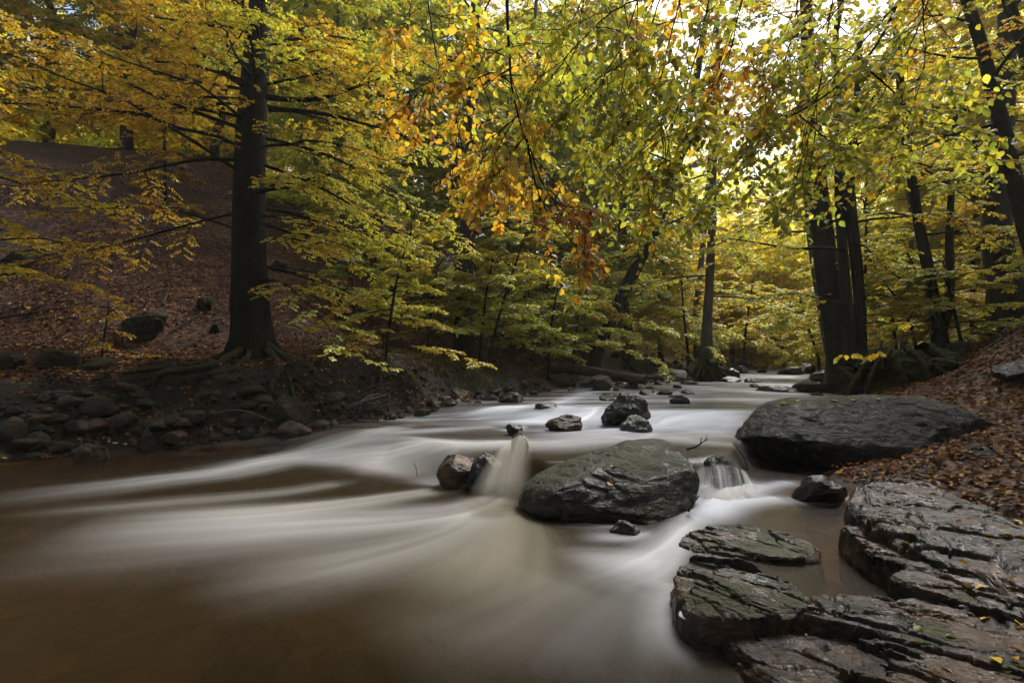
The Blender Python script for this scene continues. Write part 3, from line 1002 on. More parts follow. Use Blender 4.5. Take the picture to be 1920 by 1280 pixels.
U = rng.uniform
scatter_stones(170, lambda: (U(-20, 690), 0, 0, 0) if False else (lambda px: (px, U(np.interp(px, [0, 300, 600, 700], [745, 725, 745, 770]), np.interp(px, [0, 300, 600, 700], [868, 842, 822, 806])), 5.5, 10))(U(-20, 660)),
               (0.09, 0.46), [M_ROCK_DRY, M_ROCK_DARKMOSS, M_ROCK_DRY, M_ROCK_BROWN], 'small stone in the dark rubble of the left bank', 'rubble stones of the left bank')
scatter_stones(45, lambda: (lambda px: (px, np.interp(px, [700, 870, 1000, 1100], [800, 765, 742, 728]) + U(-26, 4), 7.5, 18))(U(700, 1100)),
               (0.10, 0.45), [M_ROCK_DRY, M_ROCK_WET, M_ROCK_DARKMOSS, M_ROCK_BROWN], 'stone along the left shore below the grassy bank', 'stones along the grassy left shore')
scatter_stones(45, lambda: (U(1050, 1330), U(712, 752), 8.5, 20),
               (0.10, 0.42), [M_ROCK_DRY, M_ROCK_WET, M_ROCK_MOSS, M_ROCK_BROWN], 'stone of the low gravel bar in front of the fallen log', 'stones of the gravel bar')
scatter_stones(35, lambda: (U(1150, 1300), U(650, 712), 15, 32),
               (0.2, 0.7), [M_ROCK_DRY, M_ROCK_DARKMOSS], 'grey stone strewn on the far bank behind the fallen log', 'stones behind the fallen log')

c = 0
while c < 34:
    px, py = U(1120, 1580), U(692, 752)
    ys = np.geomspace(7, 45, 300)
    R = np.stack([at(px, py, yy) for yy in ys])
    lv_ = level(R[:, 0], R[:, 1])
    if not (R[:, 2] <= lv_).any():
        continue
    k = int(np.argmax(R[:, 2] <= lv_))
    d1, s1_ = sdist(LEFT, R[k:k + 1, 0], R[k:k + 1, 1])
    d2, s2_ = sdist(RIGHT, R[k:k + 1, 0], R[k:k + 1, 1])
    if s1_[0] > 0 or s2_[0] < 0 or (1290 < px < 1480 and py > 728):
        continue
    sz = U(0.18, 0.5) * (0.5 + ys[k] / 25)
    stone('river_stone', 'dark wet stone breaking the surface of the upper rapids', 'stone', 'stones breaking the upper rapids', (R[k, 0], R[k, 1], lv_[k] + 0.01), sz, int(rng.integers(7)), [M_ROCK_WET, M_ROCK_MOSS][c % 2], U(0, 6.28), 0.55)
    c += 1

# the smallest rubble, uncountable
def pebbles(name, label, x, y, s0, s1, mat, seed):
    r = np.random.default_rng(seed)
    P, F = rock_shape(240, 2, 10, 0.1)
    n = len(x)
    a = r.uniform(0, 6.28, n)
    sz = s0 * (s1 / s0) ** (r.random(n) ** 2)
    sc = np.stack([sz, sz * r.uniform(0.6, 1, n), sz * r.uniform(0.4, 0.8, n)], 1)
    Q = P[None] * sc[:, None]
    V = np.stack([Q[..., 0] * np.cos(a)[:, None] - Q[..., 1] * np.sin(a)[:, None], Q[..., 0] * np.sin(a)[:, None] + Q[..., 1] * np.cos(a)[:, None], Q[..., 2]], -1)
    V = V + np.stack([x, y, height(x, y) + 0.1 * sz], 1)[:, None]
    FF = (np.arange(n)[:, None, None] * len(P) + F[None]).reshape(-1, 3)
    tag(mesh(name, V.reshape(-1, 3), FF, mat), label, 'rubble', kind='stuff')


x, y = rng.uniform(-9, 1.5, 9000), rng.uniform(5.5, 13, 9000)
d, sd = sdist(LEFT, x, y)
m = (sd > 0) & (d < 0.95) & (n2(x, y, 1.3, 3, 8.1) > -0.15)
pebbles('rubble', 'fine rubble between the stones of the left bank', x[m], y[m], 0.03, 0.15, M_ROCK_DRY, 3)

# bedrock ledges, front right
ZT = lambda z0, ax, ay, cx, cy_: (lambda x, y: z0 + ax * (x - cx) + ay * (y - cy_))
slab('rock_slab', 'mossy wet block of bedrock at the near water edge, a white patch below it', 'rock slab',
     [(1256, 1052), (1285, 1028), (1340, 1030), (1410, 1042), (1480, 1062), (1530, 1085), (1515, 1118), (1430, 1132), (1330, 1138), (1265, 1110)], 0.2,
     ZT(0.145, -0.02, 0.03, 1.4, 2.9), 5, M_SLAB_MOSS, edge=0.03, relief=0.03)
slab('rock_slab', 'broad cracked brown bedrock ledge filling the near right corner', 'rock slab',
     [(1262, 1120), (1310, 1120), (1420, 1128), (1520, 1105), (1640, 1118), (1760, 1104), (1900, 1150), (2150, 1300), (2300, 1700), (1800, 1750), (1560, 1400), (1420, 1265), (1330, 1185), (1275, 1150)], 0.08,
     ZT(0.105, 0.055, 0.0, 1.7, 2.2), 6, M_SLAB, edge=0.06, relief=0.034, nr=220, na=520)
slab('rock_slab', 'layered rusty grey ledge below the leaf-covered path, farthest of the bedrock', 'rock slab',
     [(1582, 935), (1592, 908), (1640, 896), (1720, 900), (1810, 925), (1920, 975), (2080, 1080), (1960, 1110), (1860, 1050), (1740, 1020), (1660, 985), (1596, 960)], 0.28,
     ZT(0.30, 0.03, 0.06, 2.9, 4.0), 7, M_SLAB, edge=0.05, relief=0.035)
slab('rock_slab', 'cracked grey step of bedrock between the amber pool and the layered ledge', 'rock slab',
     [(1576, 975), (1590, 948), (1640, 950), (1720, 985), (1830, 1020), (1940, 1080), (1930, 1120), (1800, 1075), (1700, 1045), (1610, 1015)], 0.2,
     ZT(0.19, 0.03, 0.03, 2.7, 3.6), 8, M_SLAB, edge=0.05, relief=0.035)
slab('rock_slab', 'dark-fronted bedrock ledge with yellow leaves on its right part', 'rock slab',
     [(1662, 1072), (1700, 1052), (1790, 1040), (1900, 1068), (2120, 1180), (2080, 1230), (1900, 1150), (1790, 1112), (1700, 1092)], 0.15,
     ZT(0.17, 0.04, 0.02, 2.6, 3.0), 9, M_SLAB, edge=0.04, relief=0.03)
slab('rock_slab', 'olive slab lying just under the water sheet, beside the round boulder', 'rock slab',
     [(1262, 1010), (1290, 985), (1360, 972), (1440, 985), (1520, 1010), (1560, 1040), (1480, 1050), (1380, 1030), (1290, 1025)], 0.05,
     ZT(0.035, 0.0, 0.0, 1.6, 3.3), 10, M_SLAB_MOSS, edge=0.06, relief=0.018)
q = on(1288, 1143, 0.13)
o = stone('white_stone', 'small white patch of quartz on the near bedrock block', 'stone', None, (q[0], q[1] + 0.02, 0.10), 0.06, 3, M_QUARTZ, 0.6, 0.35)
for k, (px, py) in enumerate([(216, 832), (236, 833), (205, 829)]):
    p = drop(px, py, 5, 9)
    stone('white_stone', 'white quartz pebble at the left water edge', 'stone', 'white pebbles at the left water edge', (p[0], p[1], p[2] + 0.01), 0.06, k + 1, M_QUARTZ, k * 1.3, 0.5)
# stones of the stream bed seen through the shallow front water
for k, (px, py, s) in enumerate([(900, 1130, 0.35), (1100, 1150, 0.3), (1180, 1220, 0.25), (760, 1220, 0.4), (1010, 1240, 0.3), (480, 1180, 0.6), (640, 1240, 0.35)]):
    p = on(px, py, -0.22)
    stone('sunken_stone', 'stone lying on the stream bed, blurred by the water', 'stone', 'stones seen through the front water', (p[0], p[1], -0.27), s, k % 7, M_ROCK_BROWN, k)

# ------------------------------------------------------------------ falling water
def fall_sheet(name, top, bot, nu, nv, fn, seed, tint, sag=0.0):
    """Ruled sheet between two photo-pixel/metre curves TOP and BOT (arrays of points)."""
    T, Bm = resample(np.array(top), nu), resample(np.array(bot), nu)
    v = np.linspace(0, 1, nv)[:, None, None]
    arc = np.stack([v[:, 0, 0], v[:, 0, 0], v[:, 0, 0] ** 1.7], 1)[:, None, :]
    P = T[None] * (1 - arc) + Bm[None] * arc
    u = np.linspace(0, 1, nu)[None, :] * np.ones((nv, 1))
    vv = np.linspace(0, 1, nv)[:, None] * np.ones((1, nu))
    f = fn(u.ravel(), vv.ravel())
    P = P.reshape(-1, 3)
    P[:, 1] -= 0.015 * fbm(np.stack([u.ravel() * 9, vv.ravel() * 0.6, np.full(f.shape, seed * 1.0)], 1), 3)
    o = mesh(name, P, grid_faces(nv, nu), M_FALL, None, {'foam': np.clip(f, 0, 1), 'tint': np.full(len(f), tint)})
    return tag(o, kind='structure')


def veil(freq, lo, hi, seed):
    def f(u, v):
        n = fbm(np.stack([u * freq, v * 0.5, u * 0 + seed], 1), 3, 0.5)
        m = fbm(np.stack([u * freq * 3.2, v * 0.35, u * 0 + seed + 7], 1), 2)
        return np.clip(lo + (hi - lo) * (0.55 + 0.9 * n) + 0.12 * m, 0, 1)
    return f


v1, v2 = veil(1.5, 0.36, 0.80, 3.0), veil(13.0, -0.12, 0.72, 5.0)
fall_sheet('waterfall', [at(938, 840, 4.92), at(958, 824, 4.86), at(975, 814, 4.82), at(990, 820, 4.84), at(1004, 838, 4.9)],
           [at(862, 948, 4.22), at(892, 958, 4.06), at(930, 960, 4.02), at(970, 956, 4.1), at(1000, 940, 4.3)], 70, 44,
           lambda u, v: v1(u, v) * ss(0.0, 0.45, u) * ss(0.0, 0.55, 1 - u) * ss(0, .30, 1 - v) * (0.75 + 0.25 * ss(0, 0.3, v)), 3, 0.6)
fall_sheet('waterfall', [at(1303, 880, 4.80), at(1318, 872, 4.72), at(1345, 868, 4.64), at(1372, 870, 4.64), at(1400, 882, 4.76)],
           [at(1298, 926, 4.50), at(1322, 933, 4.36), at(1350, 935, 4.28), at(1384, 932, 4.32), at(1422, 916, 4.48)], 150, 36,
           lambda u, v: v2(u, v) * ss(0.0, 0.12, u) * ss(0, 0.12, 1 - u) * (0.15 + 0.95 * v ** 0.7) * ss(0, 0.25, v), 5, 0.1)
rock('boulder', 'brown tip of rock that the water chute spills from', B, 958, 992, 806, 850, 4.98, 91, M_ROCK_BROWN, 4, 0.9, sink=0.3)
# ------------------------------------------------------------------ leaves, branches, trees
PAL = {
    'orange': [(0.34, 0.18, 0.02), (0.38, 0.22, 0.024), (0.29, 0.135, 0.018), (0.35, 0.24, 0.03)],
    'gold': [(0.36, 0.23, 0.022), (0.38, 0.28, 0.028), (0.31, 0.25, 0.026), (0.34, 0.18, 0.02)],
    'yellow': [(0.42, 0.35, 0.032), (0.38, 0.34, 0.034), (0.32, 0.32, 0.034), (0.44, 0.33, 0.03)],
    'lime': [(0.30, 0.33, 0.045), (0.35, 0.37, 0.05), (0.24, 0.30, 0.05), (0.38, 0.36, 0.042)],
    'green': [(0.20, 0.26, 0.045), (0.25, 0.30, 0.05), (0.16, 0.22, 0.045), (0.29, 0.31, 0.045)],
    'olive': [(0.15, 0.17, 0.022), (0.20, 0.20, 0.022), (0.24, 0.22, 0.024), (0.12, 0.14, 0.02)],
    'brown': [(0.13, 0.05, 0.014), (0.20, 0.09, 0.02), (0.09, 0.035, 0.012), (0.24, 0.13, 0.03)],
    'litter': [(0.20, 0.085, 0.03), (0.13, 0.05, 0.018), (0.29, 0.15, 0.06), (0.07, 0.03, 0.013), (0.24, 0.11, 0.04), (0.10, 0.042, 0.018)],
}


def leaf_cols(P, mixw, r, patch=0.9):
    """Leaf colours for points P; mixw {palette: weight}: patches of one colour drift into the next."""
    names = list(mixw)
    w = np.array([mixw[k] for k in names], float)
    cum = np.cumsum(w / w.sum())
    u = 0.5 + 0.62 * vn(P * patch + 3.3) * 0.9 + r.normal(0, 0.13, len(P))
    k = np.searchsorted(cum, np.clip(u, 0, 0.999))
    C = np.empty((len(P), 3))
    for i, nm in enumerate(names):
        m = k == i
        pal = np.array(PAL[nm])
        C[m] = pal[r.integers(0, len(pal), m.sum())]
    return np.clip(C * r.uniform(1.0, 1.65, (len(P), 1)), 0, 0.66)


def leaf_geo(P, A, N, L, wid, C, kind):
    A = norm(A)
    Sd = norm(np.cross(N, A))
    N = np.cross(A, Sd)
    L = L[:, None]
    Wd = wid * L
    if kind == 1:
        V = np.stack([P, P + A * L * 0.48 + Sd * Wd, P + A * L - N * L * 0.08, P + A * L * 0.48 - Sd * Wd], 1)
        k = 4
        q = np.array([[0, 1, 2, 3]])
    elif kind == 3:
        up = N * Wd * 0.30
        m = A * L
        V = np.stack([P, P + m * 0.5, P + m - N * L * 0.12,
                      P + m * 0.16 + Sd * Wd * 0.66 + up * 0.6, P + m * 0.44 + Sd * Wd + up, P + m * 0.76 + Sd * Wd * 0.66 + up * 0.3,
                      P + m * 0.16 - Sd * Wd * 0.66 + up * 0.6, P + m * 0.44 - Sd * Wd + up, P + m * 0.76 - Sd * Wd * 0.66 + up * 0.3], 1)
        k = 9
        q = np.array([[0, 3, 4, 1], [1, 4, 5, 2], [0, 1, 7, 6], [1, 2, 8, 7]])
    else:
        up = N * Wd * 0.28
        V = np.stack([P, P + A * L * 0.30 + Sd * Wd * 0.92 + up, P + A * L * 0.66 + Sd * Wd * 0.80 + up * 0.7, P + A * L - N * L * 0.10,
                      P + A * L * 0.66 - Sd * Wd * 0.80 + up * 0.7, P + A * L * 0.30 - Sd * Wd * 0.92 + up], 1)
        k = 6
        q = np.array([[0, 1, 2, 3], [0, 3, 4, 5]])
    n = len(P)
    F = (np.arange(n)[:, None, None] * k + q[None]).reshape(-1, 4)
    return V.reshape(-1, 3), F, np.repeat(C, k, 0)


def grow(par, n, length, r, ang=(0.7, 1.0), lift=0.0, droop=0.15, tmin=0.12, K=5, taper=0.6, wob=0.06, flat=0.25):
    """n side shoots on each polyline of PAR (N x K x 3), alternating left and right in a roughly level plane."""
    N = len(par)
    t = tmin + (1 - tmin) * (np.arange(n)[None, :] + r.uniform(0.1, 0.9, (N, n))) / n
    o, tg = interp_poly(par, t)
    sg = np.where((np.arange(n)[None, :] + r.integers(0, 2, (N, 1))) % 2 == 0, 1.0, -1.0)[..., None]
    up = np.array([0, 0, 1.0])
    lat = norm(np.cross(tg, up) + 1e-6)
    a = r.uniform(ang[0], ang[1], (N, n, 1))
    d = norm(tg * np.cos(a) + lat * sg * np.sin(a) + up * lift + r.normal(0, flat * 0.5, (N, n, 3)) * np.array([1, 1, 1]))
    d[..., 2] *= 0.8
    Ls = (np.asarray(length).reshape(-1, 1) * (1 - taper * t) * r.uniform(0.65, 1.15, (N, n)))[..., None, None]
    s = np.linspace(0, 1, K)[None, None, :, None]
    P = o[:, :, None] + d[:, :, None] * Ls * s - np.array([0, 0, 1.0]) * droop * Ls * s ** 2
    P = P + r.normal(0, 1, P.shape) * wob * Ls * s * 0.5
    return P.reshape(N * n, K, 3), Ls.reshape(-1)


def leaves_on(tw, n, size, r, hang=0.25, tilt=0.4, tmin=0.1, wid=0.30, mixw=None, kind=1, patch=0.9):
    N = len(tw)
    t = tmin + (1.02 - tmin) * (np.arange(n)[None] + r.uniform(0.2, 0.8, (N, n))) / n
    o, tg = interp_poly(tw, np.clip(t, 0, 1))
    sg = np.where(np.arange(n)[None] % 2 == 0, 1.0, -1.0)[..., None] * np.ones((N, 1, 1))
    lat = norm(np.cross(tg, np.array([0, 0, 1.0])) + 1e-6)
    A = tg * r.uniform(0.3, 0.8, (N, n, 1)) + lat * sg * 0.85 - np.array([0, 0, 1.0]) * hang + r.normal(0, 0.22, (N, n, 3))
    Nn = np.array([0, 0, 1.0]) + r.normal(0, tilt, (N, n, 3))
    P = o.reshape(-1, 3)
    L = size * r.uniform(0.65, 1.15, len(P))
    return leaf_geo(P, A.reshape(-1, 3), Nn.reshape(-1, 3), L, wid, leaf_cols(P, mixw, r, patch), kind)


def trunk_poly(pts, y, K=26):
    """Photo points (px, py, width px) at distance y (or (.., y) each) -> points and radii, bottom first; run down into the ground."""
    P, R = [], []
    for q in pts:
        yy = q[3] if len(q) > 3 else y
        P.append(at(q[0], q[1], yy))
        R.append(q[2] / FPX * yy / 2)
    P, R = np.array(P), np.array(R)
    A = smooth_poly(np.concatenate([P, R[:, None]], 1), 2)
    A = resample(A, K)
    return A[:, :3], A[:, 3]


def trunk_mesh(name, P, R, mat, parent, base, sides=20, flare=0.0, nb=5, seed=0, kinks=0.03):
    h = P[:, 2] - P[0, 2]
    V, F = tubes(P[None], R[None], sides)
    V = V.reshape(len(P), sides, 3)
    th = np.linspace(0, 2 * np.pi, sides, endpoint=False)
    m = 1 + flare * np.exp(-h / 0.38)[:, None] * (0.65 + 0.7 * np.cos(nb * th + seed + 0.7 * np.sin(2 * th))[None])
    c = P[:, None]
    V = c + (V - c) * m[..., None]
    V = V.reshape(-1, 3)
    rr = np.repeat(R, sides)
    V = V + ((V - np.repeat(P, sides, 0)) / np.maximum(rr, 1e-4)[:, None]) * (rr * (0.10 * fbm(V * np.array([4, 4, 1.6]) + seed, 4) + kinks * 2 * fbm(V * np.array([11, 11, 5.0]) + seed, 3)))[:, None]
    return mesh(name, V - base, F, mat, parent)


def limb_mesh(name, polys, r0, r1, mat, parent, base, sides=7):
    P = np.asarray(polys)
    R = np.linspace(1, 0, P.shape[1])[None] ** 1.2
    R = np.asarray(r1).reshape(-1, 1) + (np.asarray(r0) - np.asarray(r1)).reshape(-1, 1) * R
    V, F = tubes(P, np.broadcast_to(R, P.shape[:2]), sides)
    return mesh(name, V - base, F, mat, parent)


def auto_limbs(P, n, length, r, zlo, zhi, rise=(0.1, 0.5), K=8, az=None, droop=0.25):
    """n limbs that leave the trunk polyline P between heights zlo and zhi."""
    z = np.linspace(zlo, zhi, n) + r.uniform(-0.5, 0.5, n) * (zhi - zlo) / n
    o = np.stack([np.interp(z, P[:, 2], P[:, k]) for k in range(3)], 1)
    a = np.arange(n) * 2.39996 + r.uniform(-.5, .5, n) if az is None else r.uniform(az[0], az[1], n)
    el = r.uniform(rise[0], rise[1], n)
    d = np.stack([np.cos(a) * np.cos(el), np.sin(a) * np.cos(el), np.sin(el)], 1)
    el = el + r.uniform(0, 0.45, n) ** 1.5
    top = (z - zlo) / max(zhi - zlo, 1e-3)
    L = length * (1 - 0.45 * top) * r.uniform(0.75, 1.15, n)
    s = np.linspace(0, 1, K)[None, :, None]
    Q = o[:, None] + d[:, None] * L[:, None, None] * s - np.array([0, 0, 1.0]) * droop * L[:, None, None] * s ** 2
    Q = Q + np.cumsum(r.normal(0, 0.055, Q.shape), 1) * L[:, None, None] * s * 0.7
    return Q, L


def foliage(root, base, limbs, Ls, r, mixw, n_sub=10, sub_len=0.42, n_tw=8, tw_len=0.36, n_leaf=12, size=0.07, kind=1, lift=0.05, droop=0.18,
            thick=0.022, name='crown', twig_sides=3, patch=0.9, hang=0.25, tilt=0.4, tmin=0.15, wid=0.30):
    sub, Lsub = grow(limbs, n_sub, Ls * sub_len, r, lift=lift, droop=droop, tmin=tmin)
    allb = np.concatenate([sub])
    tw, Lt = grow(sub, n_tw, np.maximum(Lsub * tw_len, 0.16), r, lift=0.02, droop=droop * 0.8, tmin=0.15, K=3, taper=0.5)
    tw2, _ = grow(limbs[:, limbs.shape[1] // 3:], 6, np.maximum(Ls * 0.12, 0.2), r, droop=droop, K=3)
    tw = np.concatenate([tw, tw2])
    b = Buf()
    for poly, ra, rb in ((allb, thick * 0.42, thick * 0.12), (tw, thick * 0.13, thick * 0.06)):
        K = poly.shape[1]
        R = np.linspace(ra, rb, K)[None] * np.ones((len(poly), 1))
        b.add(*tubes(poly, R, twig_sides))
    b_o = mesh('twigs', np.concatenate(b.V) - base, b.F, M_TWIG, root)
    tag(b_o, kind='stuff')
    V, F, C = leaves_on(tw, n_leaf, size, r, hang, tilt, 0.1, wid, mixw, kind, patch)
    o = mesh(name, V - base, F, M_LEAF, root, {'col': C}, smooth=False)
    return o


def tree(name, label, pts, y, limb_spec, mixw, seed, bark=M_BARK, ground_to=None, group=None, flare=0.35, top=None, cat='tree', limbs=None,
         sides=18, crown_kw=None, extra_stems=(), up=7.0, thick=0.022, world=None):
    """limb_spec: list of (n, length, zlo, zhi, rise, azimuth or None)."""
    r = np.random.default_rng(seed)
    if world:
        A = resample(smooth_poly(np.array(world, float), 2), 26)
        P, R = A[:, :3], A[:, 3]
    else:
        P, R = trunk_poly(pts, y)
    g = H(P[0, 0], P[0, 1])
    if P[0, 2] > g - 0.1:
        P = np.concatenate([[[P[0, 0], P[0, 1], g - 0.15]], P])
        R = np.concatenate([[R[0] * 1.05], R])
    if up:                                                  # the stem goes on above the frame
        d = norm(P[-1] - P[-4])
        d[2] = max(d[2], 0.8)
        d = norm(d)
        n = 9
        s = np.linspace(0, 1, n + 1)[1:, None]
        P = np.concatenate([P, P[-1] + d * up * s + np.cumsum(r.normal(0, 0.04, (n, 3)), 0)])
        R = np.concatenate([R, R[-1] * (1 - 0.82 * s[:, 0])])
    base = P[0].copy()
    base[2] = max(base[2], g)
    root = thing(name, label, cat, base, group)
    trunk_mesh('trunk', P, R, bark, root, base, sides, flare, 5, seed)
    stems = [P]
    for q in extra_stems:
        P2, R2 = trunk_poly(q, y)
        if P2[0, 2] > g - 0.1 and q[0][1] > 600:
            P2 = np.concatenate([[[P2[0, 0], P2[0, 1], H(P2[0, 0], P2[0, 1]) - 0.15]], P2])
            R2 = np.concatenate([[R2[0] * 1.05], R2])
        trunk_mesh('trunk', P2, R2, bark, root, base, 12, flare * 0.6, 4, seed + 5)
        stems.append(P2)
    LQ, LL = [], []
    for spec in limb_spec:
        n, ln, zlo, zhi, rise = spec[:5]
        az = spec[5] if len(spec) > 5 else None
        st = stems[spec[6]] if len(spec) > 6 else P
        Q, L = auto_limbs(st, n, ln, r, zlo, zhi, rise, 8, az, spec[7] if len(spec) > 7 else 0.25)
        LQ.append(Q)
        LL.append(L)
    for (lp, r0, yy) in (limbs or []):                       # limbs seen in the photo
        q = np.array([at(a[0], a[1], a[2] if len(a) > 2 else yy) for a in lp])
        q = resample(smooth_poly(q, 2), 8)
        limb_mesh('limb', resample(smooth_poly(q, 1), 16)[None], r0, 0.006, bark, root, base, 9)
        LQ.append(q[None])
        LL.append(np.array([np.linalg.norm(q[-1] - q[0])]))
    Q, L = np.concatenate(LQ), np.concatenate(LL)
    na = len(Q) - len(limbs or [])
    for k in range(na) if na <= 60 else []:
        limb_mesh('limb', Q[k:k + 1], 0.010 + thick * 0.45 * L[k] ** 0.8, 0.004, bark, root, base, 6)
    kw = dict(n_sub=10, n_tw=8, n_leaf=12, size=0.07)
    kw.update(crown_kw or {})
    if na > 60:
        limb_mesh('limbs', Q[:na], 0.04, 0.005, bark, root, base, 5)
    if isinstance(mixw, tuple):
        m = Q[:, -1, 0] > base[0] + 0.5
        foliage(root, base, Q[~m], L[~m], r, mixw[0], thick=thick, **kw)
        foliage(root, base, Q[m], L[m], r, mixw[1], thick=thick, **kw)
    else:
        foliage(root, base, Q, L, r, mixw, thick=thick, **kw)
    return root


# fallen leaves lying on the rocks: each one a thing
bpy.context.view_layer.update()
dg = bpy.context.evaluated_depsgraph_get()
from mathutils import Vector


def hit(px, py):
    d = at(px, py, 10.0) - np.array([0, 0, CAM_H])
    ok, loc, nor, _, ob, _ = S.ray_cast(dg, Vector((0, 0, CAM_H)), Vector(norm(d)))
    return (np.array(loc), np.array(nor), ob.name) if ok else None


def fallen_leaf(px, py, size, pal, label, group=None):
    h = hit(px, py)
    if not h:
        return
    p, n, ob = h
    n = norm(n + np.array([0, 0, 1.6]))
    r = rng
    a = r.uniform(0, 6.28)
    A = norm(np.array([math.cos(a), math.sin(a), 0]) - n * (math.cos(a) * n[0] + math.sin(a) * n[1]))
    Nn = norm(n + r.normal(0, 0.12, 3))
    C = np.array(PAL[pal][int(r.integers(4))])[None]
    V, F, C = leaf_geo(np.zeros((1, 3)), A[None], Nn[None], np.array([size]), 0.33, C, 2)
    o = mesh('fallen_leaf', V, F, M_LITTER, None, {'col': C}, smooth=False)
    o.location = p + n * 0.006
    tag(o, label, 'leaf', group)


GL = 'fallen leaves on the bedrock'
for px, py, pal in [(1750, 1154, 'yellow'), (1794, 1195, 'lime'), (1812, 1215, 'gold'), (1756, 1266, 'gold'), (1884, 1262, 'yellow'), (1862, 1234, 'yellow'),
                    (1814, 1060, 'gold'), (1781, 1041, 'orange'), (1851, 1023, 'yellow'), (1869, 1021, 'gold'), (1672, 1007, 'yellow'), (1758, 928, 'gold'),
                    (1834, 967, 'gold'), (1902, 1216, 'orange'), (1895, 1100, 'yellow'), (1876, 1074, 'orange'), (1727, 1175, 'olive'), (1850, 1250, 'gold'),
                    (1900, 1175, 'gold'), (1690, 925, 'orange'), (1720, 905, 'gold'), (1800, 945, 'orange'), (1880, 1000, 'gold'), (1860, 1135, 'orange')]:
    fallen_leaf(px, py, rng.uniform(0.035, 0.055), pal, 'single fallen leaf lying on the wet bedrock ledges', GL)
for k in range(34):
    u = rng.random()
    px = 1640 + 275 * (1 - u * u * 0.8)
    fallen_leaf(px, rng.uniform(905 + (1915 - px) * 0.05, 1265), rng.uniform(0.035, 0.055), ['brown', 'brown', 'orange', 'gold'][k % 4], 'single fallen leaf lying on the wet bedrock ledges', GL)
fallen_leaf(1386, 1074, 0.06, 'yellow', 'lone yellow leaf on the mossy near block of bedrock')
fallen_leaf(1625, 900, 0.06, 'lime', 'green-yellow leaf at the top edge of the layered ledge')
fallen_leaf(1146, 876, 0.075, 'orange', 'orange-brown leaf stuck on top of the large olive boulder')
fallen_leaf(1138, 903, 0.065, 'brown', 'brown leaf stuck low on the front of the large olive boulder')
for px, py, pal in [(1500, 751, 'orange'), (1556, 751, 'lime'), (1600, 749, 'gold'), (1645, 747, 'lime'), (1690, 746, 'gold'), (1474, 757, 'orange'), (1620, 754, 'orange')]:
    fallen_leaf(px, py, 0.085, pal, 'small leaf lying on the flat top of the largest boulder', 'leaves on the largest boulder')

# ------------------------------------------------------------------ stump, root mounds, log, sticks
outline_rock('tree_stump', 'mossy hollow old stump with spreading roots on the right bank', 'tree stump',
             [(1580, 742), (1590, 715), (1612, 690), (1632, 668), (1650, 656), (1700, 648), (1736, 650), (1770, 664), (1800, 688), (1822, 720), (1800, 760), (1700, 775), (1610, 765)],
             9.2, 1.3, 77, M_STUMP, n=6, rough=0.26, lean=0.1, cuts=4)
st = S.objects['tree_stump']
co = np.empty(len(st.data.vertices) * 3, np.float32)
st.data.vertices.foreach_get('co', co)
co = co.reshape(-1, 3)
q = at(1668, 705, 9.2 - 0.6) - np.array(st.location)
dd = np.hypot((co[:, 0] - q[0]) / 0.26, (co[:, 2] - q[2]) / 0.34)
front = co[:, 1] < 0.1
co[:, 1] += np.where(front, 0.62 * (1 - ss(0.55, 1.05, dd)), 0)
st.data.vertices.foreach_set('co', co.ravel())
st.data.update()


def root_tubes(name, parent, base, paths, mat, sides=8):
    for lp, r0, r1 in paths:
        q = resample(smooth_poly(np.array(lp), 3), 26)
        q = q + np.cumsum(rng.normal(0, 0.006, q.shape), 0)
        V, F = tubes(q[None], np.linspace(r0, r1, 26)[None] * (1 + 0.15 * rng.normal(size=(1, 26))), sides)
        mesh(name, V - base, F, mat, parent)


zb = np.zeros(3)
root_tubes('root', st, np.array(st.location), [
    ([at(1730, 655, 9.3), at(1775, 668, 9.4), at(1820, 682, 9.5), at(1880, 694, 9.4)], 0.13, 0.03),
    ([at(1605, 690, 8.75), at(1622, 672, 8.8), at(1640, 658, 9.0)], 0.05, 0.04),
    ([at(1655, 655, 8.9), at(1685, 690, 8.55), at(1705, 735, 8.4)], 0.08, 0.05),
    ([at(1640, 658, 8.9), at(1610, 700, 8.5), at(1590, 745, 8.4)], 0.07, 0.04),
    ([at(1700, 652, 8.9), at(1735, 680, 8.5), at(1750, 715, 8.35), at(1745, 750, 8.3)], 0.07, 0.03),
    ([at(1745, 655, 9.0), at(1790, 690, 8.6), at(1830, 715, 8.6), at(1860, 722, 8.7)], 0.09, 0.03),
    ([at(1720, 660, 8.9), at(1770, 700, 8.45), at(1800, 735, 8.4)], 0.06, 0.03),
    ([at(1668, 654, 8.9), at(1660, 668, 8.6), at(1635, 690, 8.45), at(1625, 735, 8.35)], 0.05, 0.03)], M_STUMP)
root_tubes('splinter', st, np.array(st.location), [([at(1648, 690, 8.6), at(1652, 668, 8.6), at(1655, 648, 8.6)], 0.05, 0.012), ([at(1640, 692, 8.6), at(1643, 672, 8.6), at(1644, 655, 8.6)], 0.035, 0.01)], M_LOG)

